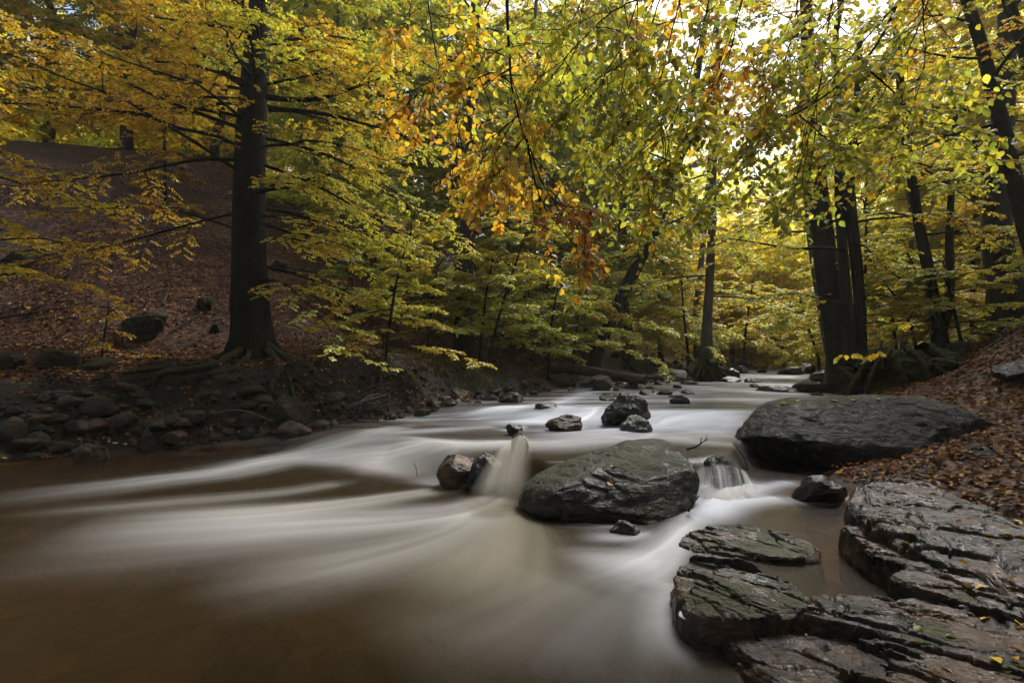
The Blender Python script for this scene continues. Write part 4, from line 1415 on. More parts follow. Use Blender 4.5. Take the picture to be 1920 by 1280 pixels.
lg = thing('fallen_log', 'reddish brown fallen log lying along the far left shore', 'log', at(1120, 700, 14.6))
a_, b_ = at(1028, 690, 15.3), at(1212, 709, 13.6)
q = np.linspace(0, 1, 30)[:, None]
P = a_ * (1 - q) + b_ * q
P[:, 2] += 0.04 * np.sin(q[:, 0] * 5)
trunk_mesh('trunk', P, np.linspace(0.15, 0.125, 30), M_LOG, lg, np.array(lg.location), 16, 0, 5, 3, 0.05)
for e, rr in ((P[0], 0.145), (P[-1], 0.12)):
    th = np.linspace(0, 2 * np.pi, 17)[:-1]
    d = norm(P[-1] - P[0])
    s1_ = norm(np.cross(d, [0, 0, 1.0]))
    s2_ = np.cross(s1_, d)
    V = np.concatenate([[e + d * (0.012 if e is P[-1] else -0.012)], e + rr * (np.cos(th)[:, None] * s1_ + np.sin(th)[:, None] * s2_)])
    V = V - np.array(lg.location)
    F = np.stack([np.zeros(16, int), 1 + np.arange(16), 1 + (np.arange(16) + 1) % 16], 1)
    mesh('cut_end', V, F, M_LOG, lg)


def stick(label, pts, r0, mat=M_TWIG, name='stick', group=None, side=None):
    P = resample(smooth_poly(np.array(pts), 2), 14)
    P = P + np.cumsum(rng.normal(0, 0.004, P.shape), 0)
    R = np.linspace(r0, r0 * 0.35, 14)
    b = Buf()
    b.add(*tubes(P[None], R[None], 6))
    for k in (side or []):
        d = norm(P[k + 1] - P[k])
        e = norm(np.cross(d, [0.3, 1, 0.2])) * 0.5 + d
        Q = P[k] + np.linspace(0, 1, 5)[:, None] * e * np.linalg.norm(P[-1] - P[0]) * 0.3
        b.add(*tubes(Q[None], np.linspace(R[k] * 0.7, R[k] * 0.3, 5)[None], 5))
    o = mesh(name, np.concatenate(b.V) - P[0], b.F, mat)
    o.location = P[0]
    return tag(o, label, 'stick', group)


stick('short dark stick poking out of the water behind the round boulder', [at(1288, 842, 5.0), at(1305, 836, 4.95), at(1327, 827, 4.9)], 0.012, side=[8, 11])
stick('bent brown twig stuck at the lower right side of the round boulder', [at(1292, 958, 4.0), at(1298, 942, 3.95), at(1313, 925, 3.9)], 0.010, side=[7])
stick('thin upright twig wedged at the left end of the largest boulder', [at(1404, 880, 5.2), at(1392, 850, 5.25), at(1378, 836, 5.3)], 0.008, side=[9])
stick('blurred twig standing in the white water left of the speckled rock', [at(782, 892, 5.4), at(779, 876, 5.4), at(774, 864, 5.4)], 0.004, side=[6, 9])
stick('long pale dead branch lying across the left rubble', [at(400, 776, 7.7), at(440, 768, 7.75), at(470, 774, 7.65), at(512, 790, 7.5)], 0.022, M_GREY)
stick('pale broken branch on the leafy hillside above the beech boulder', [at(150, 458, 14.2), at(180, 472, 13.7), at(205, 482, 13.3)], 0.05, M_GREY)
stick('thin pale branch lying at the water under the tangled roots', [at(622, 784, 8.1), at(650, 792, 8.0), at(680, 802, 7.95)], 0.016, M_GREY, side=[6])
stick('bare crooked branch lying on the shore stones under the pale grass', [at(860, 757, 9.7), at(885, 752, 9.6), at(904, 754, 9.5)], 0.02, M_GREY, side=[6])
stick('thin curved twig lying on leaves beside the low dark bank boulder', [at(1850, 836, 4.6), at(1890, 860, 4.5), at(1910, 900, 4.3)], 0.008, M_TWIG)
for k, (a, b) in enumerate([((1880, 640), (1830, 672)), ((1910, 628), (1850, 665)), ((1915, 600), (1860, 640))]):
    pa, pb = drop(a[0], a[1], 5, 14), drop(b[0], b[1], 5, 14)
    stick('pale dead stick lying on the leafy right bank', [pa + [0, 0, .05], (pa + pb) / 2 + [0, 0, .06], pb + [0, 0, .04]], 0.018, M_GREY, group='dead sticks on the right bank')

# tangle of washed-out roots at the corner of the left bank
tg = thing('root_tangle', 'tangle of thin washed-out roots hanging over the water at the bank corner', 'roots', at(680, 790, 8.3))
rr = np.random.default_rng(5)
for k in range(46):
    a = at(rr.uniform(560, 740), rr.uniform(722, 765), rr.uniform(8.5, 8.9))
    b = at(rr.uniform(600, 735), rr.uniform(770, 812), rr.uniform(7.95, 8.35))
    m = (a + b) / 2 + rr.normal(0, 0.14, 3)
    m2 = (m + b) / 2 + rr.normal(0, 0.10, 3)
    q = resample(smooth_poly(np.array([a, m, m2, b]), 2), 14)
    V, F = tubes(q[None], np.linspace(rr.uniform(0.008, 0.022), 0.004, 14)[None], 5)
    mesh('root', V - np.array(tg.location), F, M_GREY if k % 4 == 0 else M_BARK, tg)

# ------------------------------------------------------------------ the trees
# 1: the big beech on the left bank
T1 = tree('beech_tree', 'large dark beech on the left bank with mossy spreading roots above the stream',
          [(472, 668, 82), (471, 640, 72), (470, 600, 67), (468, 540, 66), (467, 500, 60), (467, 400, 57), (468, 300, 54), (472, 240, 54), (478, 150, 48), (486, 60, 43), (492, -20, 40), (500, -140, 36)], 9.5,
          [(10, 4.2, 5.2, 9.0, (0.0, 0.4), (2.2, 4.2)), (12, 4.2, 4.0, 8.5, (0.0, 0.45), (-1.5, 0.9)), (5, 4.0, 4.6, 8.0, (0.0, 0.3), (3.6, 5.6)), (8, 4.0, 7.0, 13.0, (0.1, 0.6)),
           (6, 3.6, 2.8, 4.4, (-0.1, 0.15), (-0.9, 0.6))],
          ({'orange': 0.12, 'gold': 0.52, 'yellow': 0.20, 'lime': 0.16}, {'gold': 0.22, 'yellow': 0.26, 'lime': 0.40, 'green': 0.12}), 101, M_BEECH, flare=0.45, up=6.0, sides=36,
          limbs=[([(500, 182), (560, 190), (610, 188), (660, 165), (720, 145), (790, 120)], 0.058, 9.4),
                 ([(505, 205), (560, 207), (620, 212), (700, 238), (790, 262), (880, 300, 9.0)], 0.05, 9.3),
                 ([(455, 160), (400, 125), (370, 88), (310, 65), (230, 0)], 0.05, 9.2),
                 ([(452, 150), (360, 120), (300, 112), (190, 128)], 0.035, 9.2),
                 ([(445, 300), (380, 295), (330, 305), (240, 330), (120, 335), (20, 350)], 0.035, 9.0),
                 ([(450, 240), (400, 222), (310, 192), (230, 152), (130, 95), (0, 28)], 0.04, 9.0),
                 ([(445, 195), (405, 190), (370, 208), (340, 212), (200, 220)], 0.03, 9.0),
                 ([(495, 310), (560, 330), (640, 372), (720, 420), (800, 470)], 0.03, 8.8),
                 ([(500, 260), (600, 280), (700, 330), (800, 400), (870, 450)], 0.03, 9.0),
                 ([(440, 400), (350, 420), (240, 455), (120, 480), (20, 500)], 0.022, 8.6),
                 ([(490, 420), (560, 440), (640, 450), (720, 470)], 0.022, 9.0),
                 ([(445, 430), (360, 400), (260, 380), (120, 400)], 0.022, 8.8)],
          crown_kw=dict(n_sub=11, n_tw=8, n_leaf=13, size=0.062, kind=1))
b1 = np.array(T1.location)


def gr(px, py, lift=0.03):
    p = drop(px, py, 6.0, 13.0, 500)
    p = p.copy()
    p[2] += lift
    return p


root_tubes('root', T1, b1, [
    ([at(450, 648, 9.3), gr(425, 668), gr(380, 684), gr(340, 693), gr(290, 700), gr(220, 706)], 0.088, 0.021),
    ([at(455, 655, 9.2), gr(420, 684), gr(360, 698, 0.05), gr(315, 702, 0.06), gr(297, 708, 0.08), gr(288, 724, 0.09), gr(285, 740, 0.08)], 0.075, 0.038),
    ([at(470, 660, 9.1), gr(450, 688), gr(410, 704), gr(350, 708), gr(280, 716), gr(190, 716)], 0.061, 0.017),
    ([at(495, 648, 9.3), gr(520, 666), gr(550, 680), gr(590, 696), gr(640, 712), gr(680, 726)], 0.095, 0.021),
    ([at(500, 655, 9.2), gr(530, 686), gr(545, 708), gr(551, 740, 0.10), gr(554, 765, 0.16), gr(562, 796, 0.12)], 0.048, 0.021),
    ([at(505, 655, 9.2), gr(550, 700), gr(572, 730, 0.10), gr(590, 752, 0.12), gr(602, 764, 0.08)], 0.034, 0.014),
    ([gr(540, 686), gr(590, 716), gr(615, 745, 0.12), gr(650, 766, 0.1), gr(695, 778, 0.1)], 0.034, 0.010),
    ([gr(525, 690), gr(515, 715, 0.08), gr(503, 735, 0.1), gr(515, 752, 0.08)], 0.061, 0.035),
    ([gr(310, 705), gr(240, 722, 0.08), gr(150, 732, 0.10), gr(80, 722, 0.08)], 0.015, 0.006),
    ([gr(350, 715), gr(260, 735, 0.10), gr(190, 738, 0.1), gr(130, 745, 0.08)], 0.014, 0.004),
    ([gr(400, 705), gr(340, 726, 0.10), gr(250, 730, 0.1)], 0.014, 0.004)], M_ROOT)

rt = []
for q in range(38):                                        # fine roots washed out of the bank edge
    x0, y0 = rng.uniform(40, 600), rng.uniform(700, 722)
    dx = rng.normal(0, 38)
    rt.append(([gr(x0, y0, 0.02), gr(x0 + dx * 0.5, y0 + rng.uniform(8, 18), rng.uniform(0.05, 0.14)), gr(x0 + dx, y0 + rng.uniform(22, 48), rng.uniform(0.02, 0.10)), gr(x0 + dx * 1.2, y0 + rng.uniform(40, 62), 0.02)],
               rng.uniform(0.006, 0.016), 0.003))
root_tubes('root', T1, b1, rt, M_TWIG, 5)

YG = {'orange': 0.04, 'gold': 0.14, 'yellow': 0.30, 'lime': 0.38, 'green': 0.14}
LG = {'gold': 0.06, 'yellow': 0.22, 'lime': 0.46, 'green': 0.26}
# 2: dark tree behind yellow-green sprays, centre left
tree('beech_tree', 'dark buttressed trunk half hidden by yellow-green sprays, centre left of the grassy bank',
     [(866, 668, 44), (868, 640, 36), (870, 560, 32), (874, 470, 30), (880, 380, 28), (884, 280, 26), (888, 160, 24), (890, 40, 22)], 13.5,
     [(9, 3.6, 2.0, 5.0, (-0.1, 0.2)), (10, 4.2, 4.5, 9.5, (0.0, 0.4)), (10, 3.6, 8.5, 14.0, (0.1, 0.6))], YG, 102, flare=0.6, up=5.0,
     crown_kw=dict(n_sub=10, n_tw=8, n_leaf=9, size=0.085))
# 3: leaning tree
tree('beech_tree', 'leaning dark trunk rising to the right above the fallen log',
     [(1112, 682, 26), (1120, 655, 24), (1140, 615, 22), (1158, 570, 22), (1180, 525, 22), (1206, 478, 22), (1232, 420, 20), (1262, 340, 18), (1290, 240, 16), (1310, 120, 14)], 18.5,
     [(10, 4.2, 3.0, 8.0, (-0.1, 0.25)), (14, 5.0, 6.0, 15.0, (0.0, 0.5))], LG, 103, up=5.0, crown_kw=dict(n_sub=10, n_tw=8, n_leaf=9, size=0.11, wid=0.34))
# 4: island tree with its root mound
T4 = tree('beech_tree', 'slim straight tree standing on a dark root mound in midstream',
          [(1322, 682, 30), (1324, 665, 24), (1326, 600, 18), (1330, 540, 16), (1333, 470, 15), (1336, 400, 14), (1338, 300, 13), (1340, 200, 12)], 18.0,
          [(9, 3.6, 3.6, 8.5, (-0.1, 0.3)), (7, 4.0, 7.0, 16.0, (0.0, 0.5))], {'gold': 0.2, 'yellow': 0.42, 'lime': 0.28, 'green': 0.1}, 104, M_GREY, flare=0.5, up=5.0,
          crown_kw=dict(n_sub=9, n_tw=8, n_leaf=9, size=0.11, wid=0.34))
rm = outline_rock('root_mound', None, None, [(1282, 702), (1292, 685), (1308, 676), (1335, 672), (1352, 680), (1368, 696), (1366, 712), (1340, 722), (1300, 720)], 17.9, 1.5, 91, M_STUMP, n=5, rough=0.3, cuts=3)
rm.parent = T4
rm.location = np.array(rm.location) - np.array(T4.location)
root_tubes('root', T4, np.array(T4.location), [([at(1322, 676, 17.6), at(1318 + dx, 692, 17.2), at(1322 + 2.1 * dx, 712, 17.0)], 0.07, 0.03) for dx in (-18, -9, 0, 9, 18, 24)], M_STUMP)
# 5
tree('beech_tree', 'thin grey trunk just left of the slim island tree, farther back',
     [(1306, 575, 12), (1310, 540, 11), (1317, 470, 10), (1326, 380, 10), (1334, 260, 9), (1342, 120, 8)], 26.0,
     [(9, 4.0, 5, 18, (-0.05, 0.5))], LG, 105, M_GREY, up=4.0, crown_kw=dict(n_sub=9, n_tw=7, n_leaf=8, size=0.14, wid=0.36))
# 6: big trunk on the right
tree('beech_tree', 'thick dark trunk rising behind the stump, stoutest of the right bank group',
     [(1594, 705, 70), (1580, 650, 56), (1567, 590, 47), (1556, 540, 43), (1547, 480, 39), (1539, 410, 37), (1530, 330, 33), (1525, 250, 30), (1517, 150, 26), (1512, 20, 22)], 12.5,
     [(9, 4.0, 4.5, 9.5, (-0.05, 0.35)), (8, 4.2, 8.5, 13.5, (0.1, 0.6))], {'orange': 0.12, 'gold': 0.28, 'yellow': 0.34, 'lime': 0.2, 'olive': 0.06}, 106, up=5.0, flare=0.3,
     crown_kw=dict(n_sub=9, n_tw=7, n_leaf=9, size=0.08), sides=26)
tree('beech_tree', 'slender leaning trunk left of and behind the thick dark trunk on the right bank',
     [(1562, 668, 24), (1548, 610, 20), (1536, 540, 18), (1524, 470, 16), (1514, 380, 15), (1508, 280, 13), (1504, 120, 11)], 15.0,
     [(12, 3.6, 4.5, 13, (-0.05, 0.5))], YG, 107, M_GREY, up=4.0, crown_kw=dict(n_sub=9, n_tw=7, n_leaf=8, size=0.10, wid=0.34))
# 7: multi-stemmed tree in front of it
tree('alder_tree', 'cluster of three slim dark stems growing at the stump, in front of the thick trunk', [
     (1598, 712, 26), (1590, 600, 20), (1582, 500, 18), (1576, 420, 17), (1572, 320, 15), (1569, 210, 13), (1567, 60, 11)], 10.4,
     [(8, 2.6, 3.6, 8, (0.0, 0.5)), (6, 2.6, 4.0, 7.5, (0.0, 0.5), None, 1)], {'gold': 0.25, 'yellow': 0.35, 'lime': 0.3, 'olive': 0.1}, 108, up=4.0,
     extra_stems=([(1608, 712, 26), (1612, 640, 20), (1612, 540, 18), (1603, 440, 16), (1592, 340, 14), (1598, 280, 13), (1607, 220, 12), (1612, 60, 9)],
                  [(1622, 716, 20), (1613, 600, 15), (1602, 500, 13), (1590, 400, 12), (1580, 350, 12)]),
     limbs=[([(1582, 470), (1550, 458), (1520, 470), (1470, 466), (1400, 450), (1290, 438)], 0.035, 10.2),
            ([(1588, 570), (1540, 560), (1480, 545), (1400, 565)], 0.025, 10.0)],
     crown_kw=dict(n_sub=8, n_tw=7, n_leaf=8, size=0.075))
# 8: V-shaped thin tree
tree('alder_tree', 'forked thin tree whose two stems part low down, right of the stump',
     [(1768, 664, 26), (1760, 610, 22), (1748, 550, 20), (1736, 480, 18), (1722, 420, 17), (1712, 350, 16), (1702, 290, 15), (1692, 220, 14), (1684, 100, 12)], 11.0,
     [(9, 3.0, 3.8, 9.5, (-0.05, 0.5)), (5, 2.0, 2.8, 5.0, (0, 0.6), None, 1)], YG, 109, up=4.0,
     extra_stems=([(1762, 630, 18), (1774, 600, 18), (1780, 560, 16), (1782, 500, 14), (1778, 440, 13), (1786, 340, 10), (1792, 200, 8)],),
     limbs=[([(1742, 545), (1700, 530), (1660, 505), (1640, 480)], 0.028, 10.8), ([(1700, 300), (1740, 320), (1800, 360), (1850, 400)], 0.03, 10.6)],
     crown_kw=dict(n_sub=9, n_tw=7, n_leaf=9, size=0.078))
# 9: dark trunks on the far right
tree('beech_tree', 'stout black trunk high on the right slope, partly behind the curved tree',
     [(1890, 560, 62), (1880, 520, 50), (1870, 460, 46), (1868, 400, 42), (1874, 330, 40), (1880, 240, 36), (1886, 120, 32), (1890, -20, 28)], 11.5,
     [(8, 3.8, 5.0, 9.0, (0.0, 0.4)), (8, 3.6, 8.0, 13.0, (0.1, 0.6))], YG, 110, up=4.0, crown_kw=dict(n_sub=9, n_tw=7, n_leaf=9, size=0.08), sides=24)
tree('beech_tree', 'curved dark trunk sweeping up to the left at the right frame edge',
     [(1980, 560, 36), (1945, 490, 32), (1924, 430, 28), (1899, 330, 26), (1884, 250, 25), (1861, 170, 23), (1843, 90, 21), (1814, 10, 19), (1790, -80, 17)], 7.0,
     [(7, 2.4, 4.2, 7.0, (0.0, 0.5))], {'gold': 0.25, 'yellow': 0.2, 'lime': 0.3, 'olive': 0.25}, 111, up=3.0,
     limbs=[([(1905, 330), (1860, 300), (1800, 330), (1740, 310), (1690, 300)], 0.03, 7.0), ([(1875, 220), (1800, 200), (1700, 200), (1600, 240)], 0.025, 6.9),
            ([(1850, 110), (1780, 110), (1700, 90), (1640, 60)], 0.02, 6.8)], crown_kw=dict(n_sub=8, n_tw=7, n_leaf=9, size=0.065))
tree('beech_tree', 'dark stem slanting out of the top right corner',
     [(2010, 420, 30), (1980, 300, 26), (1948, 180, 22), (1918, 90, 20), (1890, 0, 18), (1860, -90, 16)], 7.6,
     [(6, 2.4, 4.0, 7.0, (0.0, 0.5))], {'gold': 0.25, 'yellow': 0.2, 'lime': 0.3, 'olive': 0.25}, 112, up=3.0, crown_kw=dict(n_sub=8, n_tw=7, n_leaf=9, size=0.065))

# saplings of the understorey
SAP = [
    ('thin dark sapling on the left bank beside the tall rounded boulder', [(722, 722, 8), (722, 680, 7), (728, 620, 6), (738, 560, 5), (748, 500, 4), (770, 440, 3)], 9.6, 1.5, YG, 0.066),
    ('sapling with a whip-like stem behind the grass, right of the dark buttressed trunk', [(918, 672, 6), (928, 620, 5), (945, 560, 5), (965, 500, 4), (985, 440, 3)], 12.5, 1.8, LG, 0.08),
    ('twin-stemmed sapling just right of the dark buttressed trunk', [(900, 660, 6), (905, 610, 5), (910, 560, 4), (925, 480, 3)], 12.8, 1.6, LG, 0.08),
    ('sapling with green sprays reaching over the shore stones', [(1028, 690, 6), (1030, 650, 5), (1034, 600, 4), (1050, 520, 3)], 14.5, 2.2, LG, 0.09),
    ('tall thin sapling standing on the left hillside, left of the large beech', [(312, 488, 8), (310, 420, 7), (309, 330, 6), (308, 220, 5), (306, 100, 4)], 15.0, 1.4, {'orange': .4, 'gold': .6}, 0.085),
    ('small green sapling behind the large beech with fine drooping sprays', [(665, 625, 6), (664, 580, 5), (660, 520, 4), (655, 460, 3)], 13.0, 1.3, {'green': .6, 'olive': .4}, 0.06),
    ('sapling on the near slope below the hillside boulder, few yellow leaves', [(190, 684, 5), (192, 650, 4), (200, 600, 3), (205, 570, 2)], 8.6, 0.55, {'gold': 1.0}, 0.06),
    ('sapling behind the stump with crooked thin stem', [(1752, 655, 6), (1742, 610, 5), (1738, 560, 5), (1722, 520, 4), (1700, 470, 3)], 12.5, 1.8, YG, 0.08),
    ('slender sapling arching left behind the stump', [(1717, 648, 6), (1708, 610, 5), (1690, 570, 4), (1665, 540, 3), (1640, 500, 3)], 12.0, 1.8, YG, 0.08),
    ('straight thin sapling just right of the three slim stems', [(1622, 650, 7), (1622, 580, 6), (1622, 480, 5), (1626, 400, 4)], 13.0, 2.0, YG, 0.085),
    ('dark sapling right of the forked tree, leaning left up the slope', [(1806, 655, 7), (1795, 610, 6), (1786, 570, 5), (1775, 520, 4)], 10.6, 1.4, YG, 0.07),
    ('low sapling of pale green sprays left of the leaning trunk', [(1075, 672, 5), (1080, 630, 4), (1085, 590, 3), (1090, 560, 2)], 16.5, 2.4, LG, 0.10),
    ('low yellow-green sapling under the far bright trees, right of the island', [(1392, 684, 6), (1395, 650, 5), (1400, 600, 4), (1410, 540, 3)], 25.0, 3.4, {'yellow': .7, 'lime': .3}, 0.15),
    ('bushy yellow sapling on the far bank behind the island tree', [(1290, 660, 6), (1285, 620, 5), (1280, 570, 4), (1278, 520, 3)], 22.5, 3.2, {'gold': .2, 'yellow': .4, 'lime': .4}, 0.14),
    ('bright yellow sapling overhanging the far end of the stream', [(1470, 680, 6), (1465, 640, 5), (1455, 590, 4), (1450, 540, 3)], 29.0, 4.0, {'yellow': .8, 'lime': .2}, 0.17),
    ('yellow-green sapling on the far right shore left of the thick trunk', [(1535, 672, 6), (1525, 640, 5), (1510, 600, 4), (1500, 560, 3)], 19.0, 2.4, {'yellow': .5, 'lime': .5}, 0.12),
    ('bushy sapling filling the gap right of the three slim stems', [(1680, 650, 6), (1675, 610, 5), (1668, 560, 4), (1660, 500, 3)], 16.5, 3.0, {'gold': .2, 'yellow': .5, 'lime': .3}, 0.11),
    ('bushy yellow-green sapling in the gap behind the forked tree', [(1830, 640, 6), (1830, 600, 5), (1826, 540, 4), (1820, 480, 3)], 15.5, 3.0, {'gold': .2, 'yellow': .5, 'lime': .3}, 0.10),
    ('sapling of light green sprays hanging above the shore, right of the small thin sapling', [(800, 668, 5), (804, 620, 4), (812, 560, 3), (820, 500, 3)], 12.5, 1.9, LG, 0.08),
    ('young beech at the left frame edge with yellow sprays low over the slope', [(-40, 640, 10), (-42, 560, 9), (-45, 450, 8), (-48, 330, 7), (-50, 200, 6)], 8.2, 2.0, {'gold': .6, 'yellow': .25, 'lime': .15}, 0.066),
]
for k, (lab, pts, y, ln, mx, sz) in enumerate(SAP):
    P, R = trunk_poly(pts, y)
    n = 9 if ln < 1 else 15
    tree('sapling', lab, pts, y, [(n, ln, P[0, 2] + 0.25 * (P[-1, 2] - P[0, 2]), P[-1, 2] + 0.1, (-0.1, 0.35))], mx, 300 + k, M_TWIG, group='saplings of the understorey', flare=0.0, up=0.6 if ln > 1 else 0,
         cat='sapling', sides=8, thick=0.012, crown_kw=dict(n_sub=9 if ln > 1 else 4, n_tw=7 if ln > 1 else 3, n_leaf=8 if ln > 1 else 4, size=sz, wid=0.33))

# two beeches added beside the camera: their crowns shade the near water
tree('beech_tree', 'beech added just outside the left frame edge, its golden crown shading the near water', None, 0,
     [(30, 5.2, 5.6, 11.0, (0.0, 0.4), (-1.3, 1.5))], {'orange': .15, 'gold': .5, 'lime': .35}, 401, M_BEECH, flare=0.5, up=3.0,
     world=[(-9.2, 4.6, 0.6, 0.33), (-9.1, 4.6, 4, 0.28), (-8.9, 4.5, 8, 0.22), (-8.8, 4.4, 11, 0.14)],
     crown_kw=dict(n_sub=10, n_tw=8, n_leaf=12, size=0.062, wid=0.33))
tree('beech_tree', 'unseen beech added on the right bank beside the camera to shade the near water', None, 0,
     [(26, 6.0, 6.2, 11.0, (0.0, 0.35), (1.9, 3.9))], {'orange': .2, 'gold': .3, 'olive': .3, 'lime': .2}, 402, M_BEECH, flare=0.5, up=3.0,
     world=[(4.9, -1.6, 0.2, 0.36), (4.7, -1.5, 4, 0.3), (4.4, -1.4, 8, 0.24), (4.3, -1.3, 11, 0.15)],
     crown_kw=dict(n_sub=9, n_tw=7, n_leaf=8, size=0.12, wid=0.36))

# trees on the ridge and beyond: shared shapes, one thing each
def proto(seed, hgt, mx, bark):
    r = np.random.default_rng(seed)
    n = 22
    P = np.stack([np.cumsum(r.normal(0, 0.10, n)), np.cumsum(r.normal(0, 0.10, n)), np.linspace(-0.6, hgt, n)], 1)
    P[:, :2] -= P[0, :2]
    R = np.linspace(0.24, 0.03, n)
    root = thing('woodland_tree', None, 'tree')
    trunk_mesh('trunk', P, R, bark, root, np.zeros(3), 10, 0.4, 4, seed)
    Q, L = auto_limbs(P, 54, 5.2, r, 1.8, hgt * 0.98, (0.0, 0.6), droop=0.55)
    limb_mesh('limbs', Q, 0.04, 0.006, bark, root, np.zeros(3), 4)
    foliage(root, np.zeros(3), Q, L, r, mx, n_sub=10, n_tw=8, n_leaf=9, size=0.17, wid=0.36, thick=0.028, droop=0.3, sub_len=0.5)
    return root


PR = [proto(501, 19, {'orange': .08, 'gold': .32, 'yellow': .3, 'lime': .3}, M_BARK), proto(502, 21, {'yellow': .35, 'lime': .45, 'green': .2}, M_GREY),
      proto(503, 17, {'gold': .14, 'yellow': .46, 'lime': .4}, M_BARK), proto(504, 20, {'lime': .4, 'green': .5, 'olive': .1}, M_GREY)]
used = [False] * 4


def plant(k, px, y, label, rz, s=1.0, group='woodland trees farther back'):
    x = (px - 960) / FPX * y
    z = H(x, y)
    src = PR[k]
    if not used[k]:
        used[k] = True
        o = src
    else:
        o = src.copy()
        COL.objects.link(o)
        for ch in src.children:
            c = ch.copy()
            COL.objects.link(c)
            c.parent = o
    o.location = (x, y, z)
    o.rotation_euler = (0, 0, rz)
    o.scale = (s, s, s)
    return tag(o, label, 'tree', group)


for k, px, y, lab, rz, s in [
    (0, 222, 21.0, 'dark trunk standing on the skyline of the left slope, left of the large beech', 0.3, 1.0),
    (2, 340, 26.0, 'pale trunk on the ridge between the skyline trunk and the large beech', 1.3, 1.0),
    (0, 395, 22.5, 'thin dark trunk on the ridge just left of the large beech', 2.3, 0.85),
    (2, 60, 23.0, 'tree on the ridge near the left frame edge with golden crown', 3.3, 1.0),
    (0, -120, 18.0, 'tree at the left frame edge whose orange crown hangs into view', 4.0, 0.9),
    (3, 560, 24.0, 'green-crowned tree up the slope just right of the large beech', 0.0, 0.95),
    (1, 700, 21.0, 'lime-crowned tree on the slope between the large beech and the buttressed trunk', 1.0, 0.95),
    (3, 800, 28.0, 'green-crowned tree high on the slope behind the buttressed trunk', 2.0, 1.0),
    (1, 985, 24.0, 'lime-crowned tree on the slope behind the hanging orange leaves', 3.0, 1.0),
    (3, 1100, 29.0, 'grey trunk with pale green crown, upslope of the leaning trunk', 4.2, 1.0),
    (1, 1190, 26.0, 'lime-crowned tree between the leaning trunk and the island tree', 5.2, 1.0),
    (2, 1390, 52.0, 'yellow-crowned tree above the far end of the stream', 1.8, 0.9),
    (2, 1640, 24.0, 'yellow-crowned tree right of the three slim stems, farther back', 3.9, 0.85),
    (2, 1735, 33.0, 'yellow-crowned tree seen through the fork of the thin tree', 4.9, 0.7),
    (1, 640, 15.5, 'young lime beech with low sprays, between the large beech and the nearest sapling', 0.4, 0.5),
    (3, 765, 18.5, 'young pale green beech on the slope left of the buttressed trunk', 1.4, 0.55),
    (1, 935, 17.0, 'young lime beech just right of the buttressed trunk, behind the saplings', 2.4, 0.5),
    (3, 1045, 20.0, 'young pale green beech above the left end of the fallen log', 3.4, 0.6),
    (1, 1175, 24.0, 'young lime beech right behind the leaning trunk', 4.4, 0.65),
    (2, 1245, 27.0, 'young yellow beech in the gap between the leaning trunk and the island tree', 5.4, 0.6),
    (3, 585, 18.0, 'young pale green beech high on the slope just right of the large beech', 0.9, 0.5),
    (1, 845, 20.5, 'young lime beech on the slope behind the buttressed trunk, higher up', 1.9, 0.55),
    (3, 1000, 26.0, 'young green beech far up the slope behind the hanging orange leaves', 2.9, 0.7),
    (1, 1110, 31.0, 'young lime beech far up the slope left of the leaning trunk', 3.9, 0.75),
    (2, 1375, 36.0, 'young yellow beech glowing beyond the island tree on the far shore', 0.2, 0.6),
    (2, 1450, 40.0, 'young yellow beech leaning over the bright far end of the stream', 1.2, 0.6),
    (1, 1690, 19.0, 'young lime beech filling the gap right of the three slim stems', 2.2, 0.5),
    (2, 1800, 23.0, 'young yellow beech behind the forked thin tree', 3.2, 0.6),
    (0, 1830, 20.0, 'golden-crowned tree upslope of the forked tree', 5.7, 0.8),
    (2, 1960, 17.0, 'yellow-crowned tree at the right frame edge behind the stout black trunk', 0.9, 0.8),
]:
    plant(k, px, y, lab, rz, s)

for k, (x, y, rz, sc) in enumerate([(-7, -4.5, 1, .8), (-1.5, -7, 2, .9), (7.5, -6, 3, .85), (-13, -1, 4, .8), (3, -12, 5, 1), (-6, -12, 0.5, 1), (11.5, -1, 1.5, .8), (12, 4.5, 2.2, .75)]):  # unseen trees added to darken the faces turned to the camera
    src = PR[k % 4]
    o = src.copy()
    COL.objects.link(o)
    for ch in src.children:
        c = ch.copy()
        COL.objects.link(c)
        c.parent = o
    o.location = (x, y, H(x, y))
    o.rotation_euler = (0, 0, rz)
    o.scale = (sc, sc, sc)
    tag(o, 'unseen woodland tree added for shade behind or beside the viewpoint', 'tree', 'trees around the viewpoint')

# the far wood that reads as one mass
r = np.random.default_rng(900)
cen = []
for _ in range(470):
    y = r.uniform(34, 62)
    px = r.uniform(-350, 2250)
    x = (px - 960) / FPX * y
    hi = 9 if px < 420 else 26 if px < 1330 else (15 if px < 1600 else 21)
    along, lat_ = (x - 18) * 0.77 + (y - 36) * 0.64, (x - 18) * 0.64 - (y - 36) * 0.77
    if -1 < along < 18 and abs(lat_) < 4.5:                # glade cleared of trees so the sun reaches the far bend
        continue
    cen.append((x, y, H(x, y) + hi * r.random() ** 1.2 + 0.5))
for _ in range(70):                                        # thicket at the far bend and behind the glade
    y = r.uniform(44, 66)
    px = r.uniform(1330, 1900)
    x = (px - 960) / FPX * y
    cen.append((x, y, H(x, y) + 22 * r.random() ** 1.3 + 0.3))
for _ in range(34):
    y = r.uniform(33, 44)
    px = r.uniform(1345, 1500)
    x = (px - 960) / FPX * y
    cen.append((x, y, H(x, y) + 8 * r.random() + 0.6))
cen = np.array(cen)
n_sp = 80
c = np.repeat(cen, n_sp, 0) + r.normal(0, 1, (len(cen) * n_sp, 3)) * np.array([2.3, 2.3, 1.5])
a = r.uniform(0, 6.28, len(c))
d = np.stack([np.cos(a), np.sin(a), r.uniform(-0.35, 0.1, len(c))], 1)
